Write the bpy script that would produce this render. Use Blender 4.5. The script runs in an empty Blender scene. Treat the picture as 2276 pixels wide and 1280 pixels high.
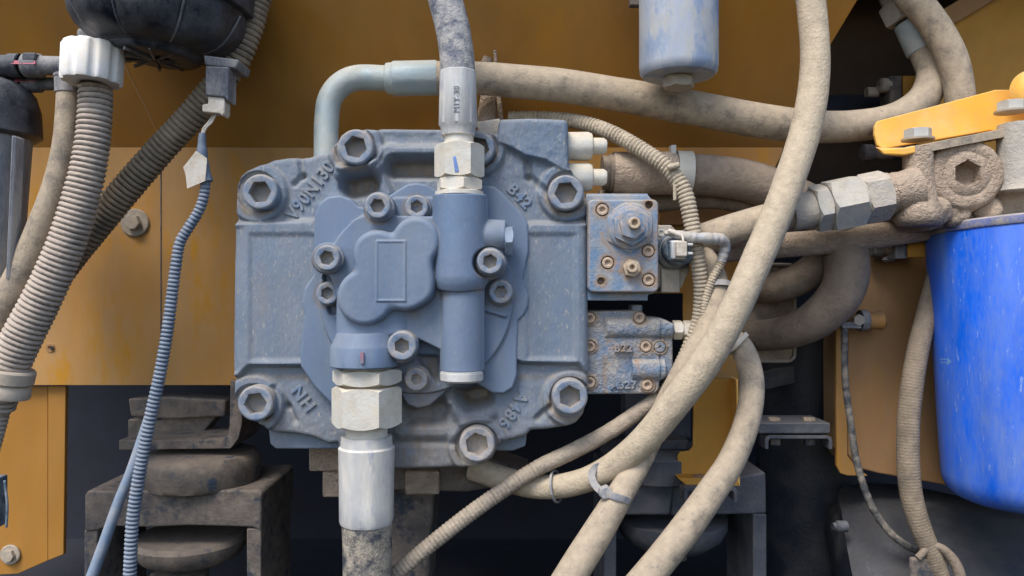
import bpy, bmesh, math, random
import numpy as np
from mathutils import Vector
random.seed(7)
SC = bpy.context.scene
COL = SC.collection
S = 0.0004            # metres per photo pixel on the pump's front plane
F = 1700.0            # distance camera -> pump front, in the same units

# ------------------------------------------------------------------ camera, world, sun
cam_d = bpy.data.cameras.new('camera'); cam = bpy.data.objects.new('camera', cam_d); COL.objects.link(cam)
cam.location = (0, 0, 0); cam.rotation_euler = (math.radians(90), 0, 0)
cam_d.sensor_width = 36; cam_d.lens = 36*F/2276; cam_d.clip_start = 0.01; cam_d.clip_end = 400
SC.camera = cam
wd = bpy.data.worlds.new('World'); SC.world = wd; wd.use_nodes = True
wn = wd.node_tree; wn.nodes.clear()
sky = wn.nodes.new('ShaderNodeTexSky'); sky.sky_type = 'NISHITA'; sky.sun_disc = False
SUN_EL, SUN_AZ = math.radians(56), math.radians(212)      # azimuth clockwise from +Y: behind the camera, to the left
sky.sun_elevation = SUN_EL; sky.sun_rotation = SUN_AZ; sky.air_density = 1.0; sky.dust_density = 2.0
bg = wn.nodes.new('ShaderNodeBackground'); bg.inputs[1].default_value = 0.12
wo = wn.nodes.new('ShaderNodeOutputWorld')
wn.links.new(sky.outputs[0], bg.inputs[0]); wn.links.new(bg.outputs[0], wo.inputs[0])
sd = bpy.data.lights.new('sun', 'SUN'); sun = bpy.data.objects.new('sun', sd); COL.objects.link(sun)
sd.energy = 1.5; sd.angle = math.radians(24); sd.color = (1.0, 0.95, 0.88)
sdir = Vector((math.sin(SUN_AZ)*math.cos(SUN_EL), math.cos(SUN_AZ)*math.cos(SUN_EL), math.sin(SUN_EL)))
sun.rotation_euler = sdir.to_track_quat('Z', 'Y').to_euler(); sun.location = sdir*5
SC.view_settings.view_transform = 'Standard'; SC.view_settings.look = 'None'
SC.view_settings.exposure = 1.08; SC.view_settings.gamma = 1.0

# ------------------------------------------------------------------ helpers
def K(dy): return 1 + dy/F
def W(px, py, dy=0.0):
    k = K(dy)
    return Vector(((px-1138)*k*S, (F+dy)*S, (640-py)*k*S))

def new_obj(name, me, mat, parent=None):
    o = bpy.data.objects.new(name, me); COL.objects.link(o)
    if mat is not None and len(me.materials) == 0: me.materials.append(mat)
    if parent is not None: o.parent = parent
    return o
def tag(o, label=None, cat=None, group=None, kind=None):
    if label: o['label'] = label
    if cat: o['category'] = cat
    if group: o['group'] = group
    if kind: o['kind'] = kind
    return o
def thing(name, label, cat, loc, group=None):
    o = bpy.data.objects.new(name, None); COL.objects.link(o); o.location = loc; o.empty_display_size = 0.01
    return tag(o, label, cat, group)

class MB:
    def __init__(s): s.v = []; s.f = []
    def add(s, v, f):
        b = len(s.v); s.v += [tuple(q) for q in v]; s.f += [tuple(i+b for i in q) for q in f]; return s
    def rows(s, rows, closed=True, cap0=True, cap1=True):
        n = len(rows[0]); v = [q for r in rows for q in r]; f = []
        for a in range(len(rows)-1):
            for i in range(n if closed else n-1):
                j = (i+1) % n; f.append((a*n+i, a*n+j, (a+1)*n+j, (a+1)*n+i))
        if cap0: f.append(tuple(range(n)))
        if cap1: f.append(tuple((len(rows)-1)*n+i for i in range(n)))
        return s.add(v, f)
    def prism(s, pts, dy0, dy1, shrink=1.0):
        a = [W(x, y, dy0) for x, y in pts]; n = len(a)
        c = sum(a, Vector())/n
        b = []
        for q in a:
            w = c+(q-c)*shrink; b.append(Vector((w.x, (F+dy1)*S, w.z)))
        return s.rows([a, b])
    def box(s, x0, y0, x1, y1, dy0, dy1):
        return s.prism([(x0, y0), (x1, y0), (x1, y1), (x0, y1)], dy0, dy1)
    def slab(s, pts3, vec):
        a = [W(*q) for q in pts3]; vec = Vector(vec)*S
        return s.rows([a, [q+vec for q in a]])
    def rev(s, p, d, prof, k=1.0, n=40, cap0=True, cap1=True, rot=0.0, wob=None):
        """prof rows: (t, r) round, or (t, r, 'hex') with r the corner radius; t, r in pixels at scale k"""
        p = Vector(p); d = Vector(d).normalized()
        up = Vector((0, 1, 0)) if abs(d.y) < 0.9 else Vector((0, 0, 1))
        u = (up-d*up.dot(d)).normalized(); w = d.cross(u); R = []
        for row in prof:
            t, r = row[0], row[1]; ring = []
            mode = row[2] if len(row) > 2 else None
            for i in range(n):
                a = 2*math.pi*i/n+rot; rr = r; tt = t
                if mode in ('hex', 'hexlo', 'hexhi'):
                    b = ((2*math.pi*i/n) % (math.pi/3))-math.pi/6
                    rr = r*math.cos(math.pi/6)/math.cos(b)
                    ap = r*math.cos(math.pi/6)
                    if mode == 'hexlo': tt = t+(rr-ap)*0.62
                    if mode == 'hexhi': tt = t-(rr-ap)*0.62
                if wob: rr = wob(a, tt, rr)
                ring.append(p+(d*tt+(u*math.cos(a)+w*math.sin(a))*rr)*k*S)
            R.append(ring)
        return s.rows(R, True, cap0, cap1)
    def tube(s, pts, seg=20, step=6.0, rmul=None, cap=True, lump=0.0, seed=0):
        C, Rd, T = spline(pts, step)
        n = len(C); nrm = []
        d = T[0]; up = Vector((0, 1, 0)) if abs(d.y) < 0.8 else Vector((0, 0, 1))
        u = (up-d*up.dot(d)).normalized(); L = 0.0; rows = []
        rng = np.random.RandomState(seed); ph = rng.rand(6)*6.28
        for i in range(n):
            d = T[i]; u = (u-d*u.dot(d)).normalized(); w = d.cross(u)
            if i: L += (C[i]-C[i-1]).length/S
            m = rmul(L) if rmul else 1.0
            ring = []
            for j in range(seg):
                a = 2*math.pi*j/seg
                q = m
                if lump: q += lump*(math.sin(2*a+L*.021+ph[0])*.5+math.sin(3*a-L*.035+ph[1])*.35+math.sin(5*a+L*.08+ph[2])*.2)
                ring.append(C[i]+(u*math.cos(a)+w*math.sin(a))*Rd[i]*q)
            rows.append(ring)
        s.rows(rows, True, cap, cap)
        return C, Rd, T
    def build(s, name, mat, parent=None, ang=35, bevel=0, bseg=2, recalc=True, smooth=True):
        v = np.array(s.v, dtype=float)
        if parent is not None: org = np.array(parent.matrix_world_loc if hasattr(parent, 'matrix_world_loc') else wloc(parent))
        else: org = (v.min(0)+v.max(0))/2
        me = bpy.data.meshes.new(name); me.from_pydata((v-org).tolist(), [], s.f)
        if recalc:
            bm = bmesh.new(); bm.from_mesh(me)
            bmesh.ops.recalc_face_normals(bm, faces=bm.faces); bm.to_mesh(me); bm.free()
        if smooth:
            me.shade_smooth(); me.set_sharp_from_angle(angle=math.radians(ang))
        o = new_obj(name, me, mat, parent)
        if parent is None: o.location = org
        if bevel:
            m = o.modifiers.new('bevel', 'BEVEL'); m.width = bevel*S; m.segments = bseg; m.limit_method = 'ANGLE'
            m.angle_limit = math.radians(40); m.harden_normals = False
        return o
def wloc(o):
    v = Vector(o.location)
    while o.parent: o = o.parent; v += Vector(o.location)
    return v

def spline(pts, step):
    """Catmull-Rom through (px, py, dy, r) -> resampled world points, world radii, tangents"""
    P = []
    for q in pts:
        w = W(q[0], q[1], q[2]); P.append((w.x, w.y, w.z, q[3]*K(q[2])*S))
    P = np.array(P); P = np.vstack([2*P[0]-P[1], P, 2*P[-1]-P[-2]])
    out = []
    for i in range(1, len(P)-2):
        t = np.linspace(0, 1, 40, endpoint=False)[:, None]
        a, b, c, d = P[i-1], P[i], P[i+1], P[i+2]
        out.append(0.5*((2*b)+(-a+c)*t+(2*a-5*b+4*c-d)*t*t+(-a+3*b-3*c+d)*t**3))
    out.append(P[-2][None, :]); Q = np.vstack(out)
    L = np.concatenate([[0], np.cumsum(np.linalg.norm(np.diff(Q[:, :3], axis=0), axis=1))])
    n = max(4, int(L[-1]/(step*S))+1); ss = np.linspace(0, L[-1], n)
    R = np.stack([np.interp(ss, L, Q[:, c]) for c in range(4)], 1)
    T = np.gradient(R[:, :3], axis=0)
    return [Vector(r[:3]) for r in R], [r[3] for r in R], [Vector(t).normalized() for t in T]

def ridges(period, depth, flat=1.0):
    def f(L):
        c = abs(math.sin(math.pi*L/period))
        return 1-depth*(1-c**0.6)
    return f

# signed distance and height fields -------------------------------------------------
def sd_poly(X, Y, pts):
    pts = np.array(pts, float); d2 = np.full(X.shape, 1e18); inside = np.zeros(X.shape, bool)
    n = len(pts)
    for i in range(n):
        ax, ay = pts[i]; bx, by = pts[(i+1) % n]
        ex, ey = bx-ax, by-ay; wx, wy = X-ax, Y-ay
        t = np.clip((wx*ex+wy*ey)/(ex*ex+ey*ey+1e-9), 0, 1)
        d2 = np.minimum(d2, (wx-ex*t)**2+(wy-ey*t)**2)
        c = ((ay > Y) != (by > Y)) & (X < (bx-ax)*(Y-ay)/((by-ay) if by != ay else 1e-9)+ax)
        inside ^= c
    d = np.sqrt(d2); return np.where(inside, -d, d)
def sd_circ(X, Y, cx, cy, r): return np.hypot(X-cx, Y-cy)-r
def sd_box(X, Y, x0, y0, x1, y1, r=0):
    cx, cy, hx, hy = (x0+x1)/2, (y0+y1)/2, (x1-x0)/2-r, (y1-y0)/2-r
    qx, qy = np.abs(X-cx)-hx, np.abs(Y-cy)-hy
    return np.hypot(np.maximum(qx, 0), np.maximum(qy, 0))+np.minimum(np.maximum(qx, qy), 0)-r
def sd_seg(X, Y, ax, ay, bx, by, r):
    ex, ey = bx-ax, by-ay; t = np.clip(((X-ax)*ex+(Y-ay)*ey)/(ex*ex+ey*ey), 0, 1)
    return np.hypot(X-ax-ex*t, Y-ay-ey*t)-r
def smin(a, b, k):
    h = np.clip(0.5+0.5*(b-a)/k, 0, 1); return b*(1-h)+a*h-k*h*(1-h)
def smax(a, b, k): return -smin(-a, -b, k)
def step_(d, w):
    t = np.clip(-d/w+0.5, 0, 1); return t*t*(3-2*t)
def edge_round(d, r):
    """height loss near an outline: quarter-round of radius r"""
    t = np.clip((r+d)/r, 0, 1); return r*(1-np.sqrt(np.maximum(0, 1-t*t)))
def blur(A, n):
    for ax in (0, 1):
        for _ in range(n):
            A = (np.roll(A, 1, ax)+2*A+np.roll(A, -1, ax))/4
    return A
def vnoise(X, Y, sc, seed):
    rng = np.random.RandomState(seed); G = rng.rand(64, 64)
    x = X/sc; y = Y/sc; xi = np.floor(x).astype(int); yi = np.floor(y).astype(int); fx = x-xi; fy = y-yi
    fx = fx*fx*(3-2*fx); fy = fy*fy*(3-2*fy); g = lambda a, b: G[a % 64, b % 64]
    return (g(xi, yi)*(1-fx)*(1-fy)+g(xi+1, yi)*fx*(1-fy)+g(xi, yi+1)*(1-fx)*fy+g(xi+1, yi+1)*fx*fy)-0.5

def hfield(name, mat, parent, bounds, cell, dfun, hfun, ref, back, sfun=None):
    """front relief over plane dy=ref (heights toward the camera), cut at dfun=0, with side walls back to dy=back"""
    x0, y0, x1, y1 = bounds
    xs = np.arange(x0, x1+cell, cell); ys = np.arange(y0, y1+cell, cell)
    X, Y = np.meshgrid(xs, ys); D = dfun(X, Y)
    gy, gx = np.gradient(D, cell); gl = np.hypot(gx, gy)+1e-6
    near = D > -0.75*cell
    X2 = np.where(near, X-gx/gl*D, X); Y2 = np.where(near, Y-gy/gl*D, Y)
    H = hfun(X2, Y2, np.where(near, 0.0, D))
    ok = D < 0.75*cell
    q = ok[:-1, :-1] & ok[1:, :-1] & ok[:-1, 1:] & ok[1:, 1:]
    ny, nx = X.shape; idx = np.arange(ny*nx).reshape(ny, nx)
    jj, ii = np.nonzero(q)
    quads = np.stack([idx[jj, ii], idx[jj+1, ii], idx[jj+1, ii+1], idx[jj, ii+1]], 1)
    used = np.unique(quads); remap = -np.ones(ny*nx, int); remap[used] = np.arange(len(used))
    k = K(ref)
    V = np.stack([(X2.ravel()[used]-1138)*k*S, (F+ref-H.ravel()[used])*S, (640-Y2.ravel()[used])*k*S], 1)
    quads = remap[quads]
    e = np.concatenate([quads[:, [0, 1]], quads[:, [1, 2]], quads[:, [2, 3]], quads[:, [3, 0]]])
    key = set(map(tuple, e.tolist())); bd = [(a, b) for a, b in key if (b, a) not in key]
    bv = sorted({a for a, b in bd} | {b for a, b in bd}); bm_ = {a: len(V)+i for i, a in enumerate(bv)}
    BV = V[bv].copy(); BV[:, 1] = (F+back)*S
    V = np.vstack([V, BV])
    faces = quads.tolist()+[[b, a, bm_[a], bm_[b]] for a, b in bd]
    org = np.array(wloc(parent)) if parent is not None else V.mean(0)
    me = bpy.data.meshes.new(name); me.from_pydata((V-org).tolist(), [], faces)
    me.shade_smooth(); me.set_sharp_from_angle(angle=math.radians(50))
    if sfun is not None:
        st = np.clip(sfun(X, Y, H), 0, 1).ravel()[used]; st = np.concatenate([st, np.zeros(len(bv))]).astype(np.float32)
        at = me.attributes.new('stain_shade', 'FLOAT', 'POINT'); at.data.foreach_set('value', st)
    o = new_obj(name, me, mat, parent)
    if parent is None: o.location = org
    return o

def text(name, body, px, py, dy, ang, size, depth, mat, parent, bevel=0.8, offset=0.0, align='CENTER', spacing=1.0, wrap=None, sx=1.0):
    """raised or printed letters facing the camera; size = letter height in px; ang in degrees, counter-clockwise"""
    cu = bpy.data.curves.new(name, 'FONT'); cu.body = body; cu.size = 1.0; cu.align_x = align; cu.align_y = 'CENTER'
    cu.extrude = depth/size*0.72; cu.bevel_depth = bevel/size*0.72 if bevel else 0; cu.bevel_resolution = 1; cu.offset = offset; cu.space_character = spacing
    cu.resolution_u = 4
    t = bpy.data.objects.new('tmp', cu); COL.objects.link(t); bpy.context.view_layer.update()
    me = bpy.data.meshes.new_from_object(t.evaluated_get(bpy.context.evaluated_depsgraph_get()))
    bpy.data.objects.remove(t); c = W(px, py, dy); k = K(dy)*S*size/0.72; a = math.radians(ang)
    org = wloc(parent)
    for v in me.vertices:
        x, y, z = v.co; x *= sx; X = (x*math.cos(a)-y*math.sin(a))*k; Z = (x*math.sin(a)+y*math.cos(a))*k; Yy = -z*k
        q = Vector((c.x+X, c.y+Yy, c.z+Z))
        if wrap: q = wrap(q)
        v.co = q-org
    me.name = name; me.materials.clear(); me.shade_smooth(); me.set_sharp_from_angle(angle=math.radians(40))
    return new_obj(name, me, mat, parent)

# screws ---------------------------------------------------------------------------
def screw_mesh(r, h, hexr, washer=0, depth=None, nrim=1.5):
    """socket head facing -Y, face at origin"""
    n = 36; depth = depth or hexr*1.1; rows = []
    def circ(R, y): rows.append([(R*math.cos(2*math.pi*i/n)*S, y*S, R*math.sin(2*math.pi*i/n)*S) for i in range(n)])
    def hx(R, y):
        ring = []
        for i in range(n):
            a = 2*math.pi*i/n; b = (a % (math.pi/3))-math.pi/6; q = R*math.cos(math.pi/6)/math.cos(b)
            ring.append((q*math.cos(a)*S, y*S, q*math.sin(a)*S))
        rows.append(ring)
    if washer: circ(r*1.12, h); circ(r*1.12, h-washer); 
    circ(r, h if not washer else h-washer); circ(r, r*.16); circ(r*.96, r*.05); circ(r*.88, 0); circ(hexr*1.13, 0); hx(hexr, nrim); hx(hexr*.99, depth); circ(hexr*.3, depth+2)
    m = MB(); m.rows(rows, True, False, True)
    me = bpy.data.meshes.new('screw'); me.from_pydata(m.v, [], m.f)
    bm = bmesh.new(); bm.from_mesh(me); bmesh.ops.recalc_face_normals(bm, faces=bm.faces); bm.to_mesh(me); bm.free()
    me.shade_smooth(); me.set_sharp_from_angle(angle=math.radians(32)); return me
_sc = {}
def screw(parent, px, py, dy, r, h, hexr, mat, washer=0, label=None, name='socket_screw', depth=None):
    key = (round(r, 1), h, round(hexr, 1), washer, mat.name, depth)
    if key not in _sc:
        me = screw_mesh(r, h, hexr, washer, depth); me.materials.append(mat); me.name = name; _sc[key] = me
    o = bpy.data.objects.new(name, _sc[key]); COL.objects.link(o); o.parent = parent
    o.location = W(px, py, dy)-wloc(parent); o.rotation_euler = (0, random.uniform(0, 6.28), 0)
    k = K(dy); o.scale = (k, 1, k)
    if label: o['label'] = label
    return o

# ------------------------------------------------------------------ materials
def mat(name, base, dust=(0.36, 0.30, 0.22), amt=0.4, rough=0.6, metal=0.0, patch=70, up=0.35, fine=7, bump=0.35, bdist=1.2, soft=0.16,
        third=None, tamt=0.3, tpatch=40, streak=1.0, var=0.15, drough=0.95, spec=0.5, wear_highlight=None, cav=0.0, grain=None, stain_shade=None):
    m = bpy.data.materials.new(name); m.use_nodes = True; t = m.node_tree; N = t.nodes; L = t.links
    b = N['Principled BSDF']
    tc = N.new('ShaderNodeTexCoord'); oi = N.new('ShaderNodeObjectInfo')
    ad = N.new('ShaderNodeVectorMath'); ad.operation = 'ADD'; L.new(tc.outputs['Object'], ad.inputs[0])
    L.new(oi.outputs['Location'], ad.inputs[1]) if False else None
    mp = N.new('ShaderNodeMapping'); L.new(ad.outputs[0], mp.inputs[0]); mp.inputs['Scale'].default_value = (1, 1, 1/streak)
    def noise(px, det=6, rg=.62, src=None, off=0.0):
        n = N.new('ShaderNodeTexNoise'); n.inputs['Scale'].default_value = 1/(px*S); n.inputs['Detail'].default_value = det
        n.inputs['Roughness'].default_value = rg; L.new((src or mp).outputs[0], n.inputs['Vector'])
        return n.outputs['Fac']
    def math_(op, a, b_=None, c=False):
        n = N.new('ShaderNodeMath'); n.operation = op; n.use_clamp = c
        for i, q in enumerate((a, b_)):
            if q is None: continue
            if isinstance(q, (int, float)): n.inputs[i].default_value = q
            else: L.new(q, n.inputs[i])
        return n.outputs[0]
    def mr(v, a, b_, c=0.0, d=1.0):
        n = N.new('ShaderNodeMapRange'); L.new(v, n.inputs[0])
        for i, q in enumerate((a, b_, c, d)): n.inputs[i+1].default_value = q
        return n.outputs[0]
    def mix(f, a, b_):
        n = N.new('ShaderNodeMix'); n.data_type = 'RGBA'
        if isinstance(f, float): n.inputs[0].default_value = f
        else: L.new(f, n.inputs[0])
        for i, q in ((6, a), (7, b_)):
            if isinstance(q, tuple): n.inputs[i].default_value = (*q, 1)
            else: L.new(q, n.inputs[i])
        return n.outputs[2]
    big = noise(patch); fin = noise(fine, 4, .7)
    fac = math_('ADD', big, math_('MULTIPLY', math_('SUBTRACT', fin, .5), .35))
    if up:
        g = N.new('ShaderNodeNewGeometry'); sx = N.new('ShaderNodeSeparateXYZ'); L.new(g.outputs['Normal'], sx.inputs[0])
        fac = math_('ADD', fac, math_('MULTIPLY', mr(sx.outputs[2], 0.15, 0.9), up))
    if cav:
        g2 = N.new('ShaderNodeNewGeometry'); fac = math_('ADD', fac, math_('MULTIPLY', mr(g2.outputs['Pointiness'], 0.5, 0.44), cav))
    c0 = 0.68-amt*0.42
    fac = mr(fac, c0-soft, c0+soft)
    v = noise(patch*1.7, 3)
    col = mix(mr(v, .3, .7), tuple(x*(1-var) for x in base), tuple(min(1, x*(1+var)) for x in base))
    if wear_highlight:
        g3 = N.new('ShaderNodeNewGeometry'); wf = math_('MULTIPLY', mr(g3.outputs['Pointiness'], 0.54, 0.62), mr(noise(22), .45, .6)); col = mix(wf, col, wear_highlight)  # worn edges; the pump's lighter blue is a painted edge highlight
    dcol = mix(mr(noise(patch*.45, 5), .3, .7), tuple(x*.82 for x in dust), tuple(min(1, x*1.12) for x in dust))
    col = mix(math_('MULTIPLY', fac, 0.93), col, dcol)
    if third:
        mp2 = N.new('ShaderNodeMapping'); L.new(tc.outputs['Object'], mp2.inputs[0]); mp2.inputs['Location'].default_value = (3.1, 1.7, 5.3); mp2.inputs['Scale'].default_value = (1, 1, 1/streak)
        tf = noise(tpatch, 7, .68, mp2); c1 = 0.70-tamt*.4; col = mix(mr(tf, c1-.05, c1+.07), col, third)
    if stain_shade:
        at = N.new('ShaderNodeAttribute'); at.attribute_name = 'stain_shade'
        sf = math_('MULTIPLY', at.outputs['Fac'], mr(noise(14, 6, .7), .32, .52)); col = mix(math_('MULTIPLY', sf, .9), col, mix(mr(noise(30), .35, .65), stain_shade, tuple(q*.55 for q in stain_shade)))
    L.new(col, b.inputs['Base Color'])
    b.inputs['Metallic'].default_value = metal
    if metal: L.new(math_('MULTIPLY', math_('SUBTRACT', 1.0, fac), metal), b.inputs['Metallic'])
    L.new(mr(math_('ADD', math_('MULTIPLY', fac, .8), math_('MULTIPLY', fin, .25)), 0, 1, rough, drough), b.inputs['Roughness'])
    b.inputs['Specular IOR Level'].default_value = spec
    bp = N.new('ShaderNodeBump'); bp.inputs['Strength'].default_value = bump; bp.inputs['Distance'].default_value = bdist*S
    gr = grain or fine*1.3
    hh = math_('ADD', mr(noise(gr, 4, .6), .3, .7), math_('MULTIPLY', mr(noise(gr*.36, 3, .6), .3, .7), .35))
    hh = math_('ADD', hh, math_('MULTIPLY', fac, .5))
    L.new(hh, bp.inputs['Height']); L.new(bp.outputs[0], b.inputs['Normal'])
    return m

DUST = (0.43, 0.36, 0.27)
DUSTD = (0.24, 0.19, 0.14)
M = {}
M['pump'] = mat('pump_blue_paint', (0.103, 0.163, 0.255), (0.235, 0.245, 0.255), .36, .38, patch=120, up=.30, fine=6, bump=.34, bdist=1.9, grain=7, cav=.5, soft=.3, streak=2.6, stain_shade=(.29, .23, .17), wear_highlight=(.30, .39, .50), third=(.36, .34, .30), tamt=.18, tpatch=6)
M['pump_smooth'] = mat('pump_machined_paint', (0.108, 0.172, 0.285), (0.20, 0.225, 0.26), .22, .30, patch=110, up=.22, fine=5, bump=.22, bdist=.9, grain=5, cav=.45, soft=.3, streak=3.2, stain_shade=(.25, .205, .16), wear_highlight=(.32, .42, .55), third=(.28, .27, .25), tamt=.10, tpatch=6)  # lighter edge colour paints highlights along the plate rims
M['screw_blue'] = mat('screw_blue_paint', (0.13, 0.195, 0.30), (0.34, 0.31, 0.275), .32, .38, patch=30, up=.3, fine=5, bump=.35, cav=.3, wear_highlight=(.45, .45, .43), streak=1)
M['screw_pale'] = mat('screw_worn_pale', (0.20, 0.26, 0.36), (0.44, 0.38, 0.32), .52, .5, patch=26, up=.3, fine=5, bump=.4, cav=.3)
M['screw_rust'] = mat('screw_dusty_rust', (0.36, 0.25, 0.18), (0.48, 0.38, 0.29), .55, .7, patch=18, up=.2, fine=4, bump=.5, cav=.2)
M['letters'] = mat('cast_letter_paint', (0.125, 0.19, 0.295), (0.29, 0.285, 0.27), .34, .5, patch=40, up=.4, fine=5, bump=.4)
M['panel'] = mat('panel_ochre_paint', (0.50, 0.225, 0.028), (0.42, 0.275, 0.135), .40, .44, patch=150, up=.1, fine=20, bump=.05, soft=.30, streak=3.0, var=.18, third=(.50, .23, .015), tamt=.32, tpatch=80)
M['panel_shade'] = mat('panel_shaded_paint', (0.39, 0.170, 0.014), (0.32, 0.165, 0.045), .25, .40, patch=200, up=0, fine=30, bump=.04, soft=.30, streak=2.8, var=.2)  # same ochre as the panel, with shade darkened into its colour
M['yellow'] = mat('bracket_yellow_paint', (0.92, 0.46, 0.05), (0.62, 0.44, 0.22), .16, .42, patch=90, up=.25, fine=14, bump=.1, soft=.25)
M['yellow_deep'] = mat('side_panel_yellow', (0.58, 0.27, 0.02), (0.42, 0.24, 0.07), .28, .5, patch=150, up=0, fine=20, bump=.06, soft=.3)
M['brown'] = mat('side_panel_dusty', (0.40, 0.20, 0.055), (0.32, 0.205, 0.12), .50, .7, patch=140, up=.3, fine=18, bump=.1, soft=.3, streak=2.8)
M['hose'] = mat('dusty_rubber_hose', (0.105, 0.098, 0.092), (0.43, 0.352, 0.258), .74, .72, patch=42, up=.36, fine=4, bump=.38, bdist=1.5, grain=5, soft=.15, third=(.20, .18, .165), tamt=.16, tpatch=12)
M['hose_lumpy'] = mat('caked_dust_hose', (0.25, 0.205, 0.16), (0.50, 0.418, 0.305), .90, .85, patch=44, up=.3, fine=5, bump=.5, bdist=2.4, grain=6, soft=.2)
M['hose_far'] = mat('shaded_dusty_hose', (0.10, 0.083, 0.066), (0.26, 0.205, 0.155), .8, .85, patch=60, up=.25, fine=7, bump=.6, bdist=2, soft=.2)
M['hose_dark'] = mat('scuffed_black_hose', (0.055, 0.06, 0.075), (0.42, 0.37, 0.29), .46, .6, patch=38, up=.1, fine=5, bump=.7, bdist=1.6, grain=6, soft=.12)
M['hose_blotch'] = mat('blotched_grey_hose', (0.10, 0.115, 0.16), (0.38, 0.37, 0.36), .56, .6, patch=24, up=.1, fine=5, bump=.7, bdist=1.8, grain=7, soft=.12)
M['zinc'] = mat('zinc_fitting', (0.50, 0.51, 0.50), (0.50, 0.46, 0.37), .42, .38, .25, patch=60, up=.2, fine=5, bump=.2, soft=.2)
M['zinc_blue'] = mat('zinc_ferrule', (0.52, 0.53, 0.54), (0.57, 0.54, 0.48), .40, .36, .2, patch=45, up=.1, fine=5, bump=.3, soft=.16, streak=3.5, third=(.36, .38, .43), tamt=.28, tpatch=24)
M['pipe'] = mat('galvanised_pipe', (0.34, 0.42, 0.45), (0.47, 0.45, 0.38), .25, .42, .30, patch=80, up=.25, fine=6, bump=.25, soft=.2)
M['nut'] = mat('pale_plated_nut', (0.62, 0.62, 0.58), (0.58, 0.51, 0.40), .40, .36, .12, patch=45, up=.2, fine=5, bump=.3, soft=.2)
M['nut_dusty'] = mat('dust_coated_nut', (0.36, 0.35, 0.33), (0.46, 0.41, 0.34), .66, .5, .15, patch=50, up=.3, fine=6, bump=.6, bdist=2, soft=.2)
M['can'] = mat('pale_canister', (0.37, 0.42, 0.51), (0.43, 0.42, 0.38), .38, .36, .1, patch=60, up=.1, fine=6, bump=.2, soft=.14, streak=2.2, third=(.24, .31, .44), tamt=.35, tpatch=50)
M['blue'] = mat('filter_blue_paint', (0.004, 0.125, 0.78), (0.17, 0.25, 0.46), .27, .27, patch=100, up=.3, fine=6, bump=.10, soft=.22, streak=4, var=.3, third=(.30, .42, .66), tamt=.09, tpatch=9)
M['bluerim'] = mat('filter_rim_dusty', (0.02, 0.09, 0.42), (0.36, 0.32, 0.28), .55, .5, patch=50, up=.3, fine=6, bump=.5, soft=.15)
M['mud'] = mat('caked_mud', (0.28, 0.205, 0.155), (0.52, 0.41, 0.31), .70, .9, patch=60, up=.3, fine=5, bump=.9, bdist=5, grain=8, soft=.25)
M['plast'] = mat('black_plastic', (0.012, 0.015, 0.024), (0.13, 0.135, 0.15), .26, .30, patch=60, up=.3, fine=5, bump=.3, soft=.2)
M['plast_dusty'] = mat('black_plastic_dusty', (0.035, 0.045, 0.075), (0.30, 0.29, 0.28), .50, .5, patch=55, up=.25, fine=5, bump=.4, soft=.15, streak=2)
M['canleft'] = mat('grey_canister_dusty', (0.10, 0.12, 0.17), (0.36, 0.36, 0.36), .62, .45, patch=60, up=.2, fine=6, bump=.4, soft=.15, streak=3)
M['white'] = mat('white_plastic', (0.90, 0.885, 0.87), (0.70, 0.62, 0.48), .22, .75, patch=70, up=-.05, fine=14, bump=.03, soft=.25, spec=.15, var=.03)
M['white2'] = mat('cream_plastic', (0.56, 0.52, 0.46), (0.40, 0.34, 0.26), .3, .5, patch=25, up=0, fine=5, bump=.2)
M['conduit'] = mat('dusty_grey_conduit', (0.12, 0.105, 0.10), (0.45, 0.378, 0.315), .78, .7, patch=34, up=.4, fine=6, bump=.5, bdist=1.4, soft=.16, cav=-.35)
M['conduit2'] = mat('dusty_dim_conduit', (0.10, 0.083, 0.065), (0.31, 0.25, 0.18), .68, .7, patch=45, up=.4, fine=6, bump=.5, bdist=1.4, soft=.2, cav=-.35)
M['conduit_c'] = mat('caked_cream_conduit', (0.25, 0.21, 0.17), (0.47, 0.40, 0.30), .9, .85, patch=40, up=.3, fine=6, bump=.8, bdist=2.4, soft=.2)
M['conduit_b'] = mat('blue_grey_conduit', (0.075, 0.115, 0.18), (0.22, 0.25, 0.30), .38, .38, patch=40, up=.4, fine=5, bump=.2, soft=.2, cav=-.3)
M['cuff'] = mat('cream_rubber_cuff', (0.50, 0.42, 0.35), (0.46, 0.39, 0.31), .6, .6, patch=50, up=.3, fine=6, bump=.3)
M['btube'] = mat('blue_nylon_tube', (0.15, 0.23, 0.35), (0.30, 0.31, 0.33), .35, .35, patch=50, up=.2, fine=5, bump=.1)
M['iron'] = mat('dusty_mount_iron', (0.052, 0.047, 0.050), (0.20, 0.165, 0.135), .55, .75, patch=70, up=.35, fine=6, bump=.7, soft=.18, third=(.035, .045, .06), tamt=.32)
M['iron_blue'] = mat('dusty_mount_blue', (0.045, 0.055, 0.080), (0.14, 0.137, 0.142), .42, .7, patch=80, up=.35, fine=8, bump=.6, soft=.2)
M['rubber'] = mat('dusty_mount_rubber', (0.055, 0.052, 0.052), (0.21, 0.17, 0.135), .55, .85, patch=60, up=.3, fine=7, bump=.6, soft=.2, third=(.03, .05, .08), tamt=.2)
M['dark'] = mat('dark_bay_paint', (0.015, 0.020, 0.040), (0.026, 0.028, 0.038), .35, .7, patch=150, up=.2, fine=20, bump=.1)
M['tank'] = mat('dark_tank_dusty', (0.013, 0.018, 0.030), (0.065, 0.062, 0.062), .12, .42, patch=100, up=.22, fine=8, bump=.4, soft=.2)
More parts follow.
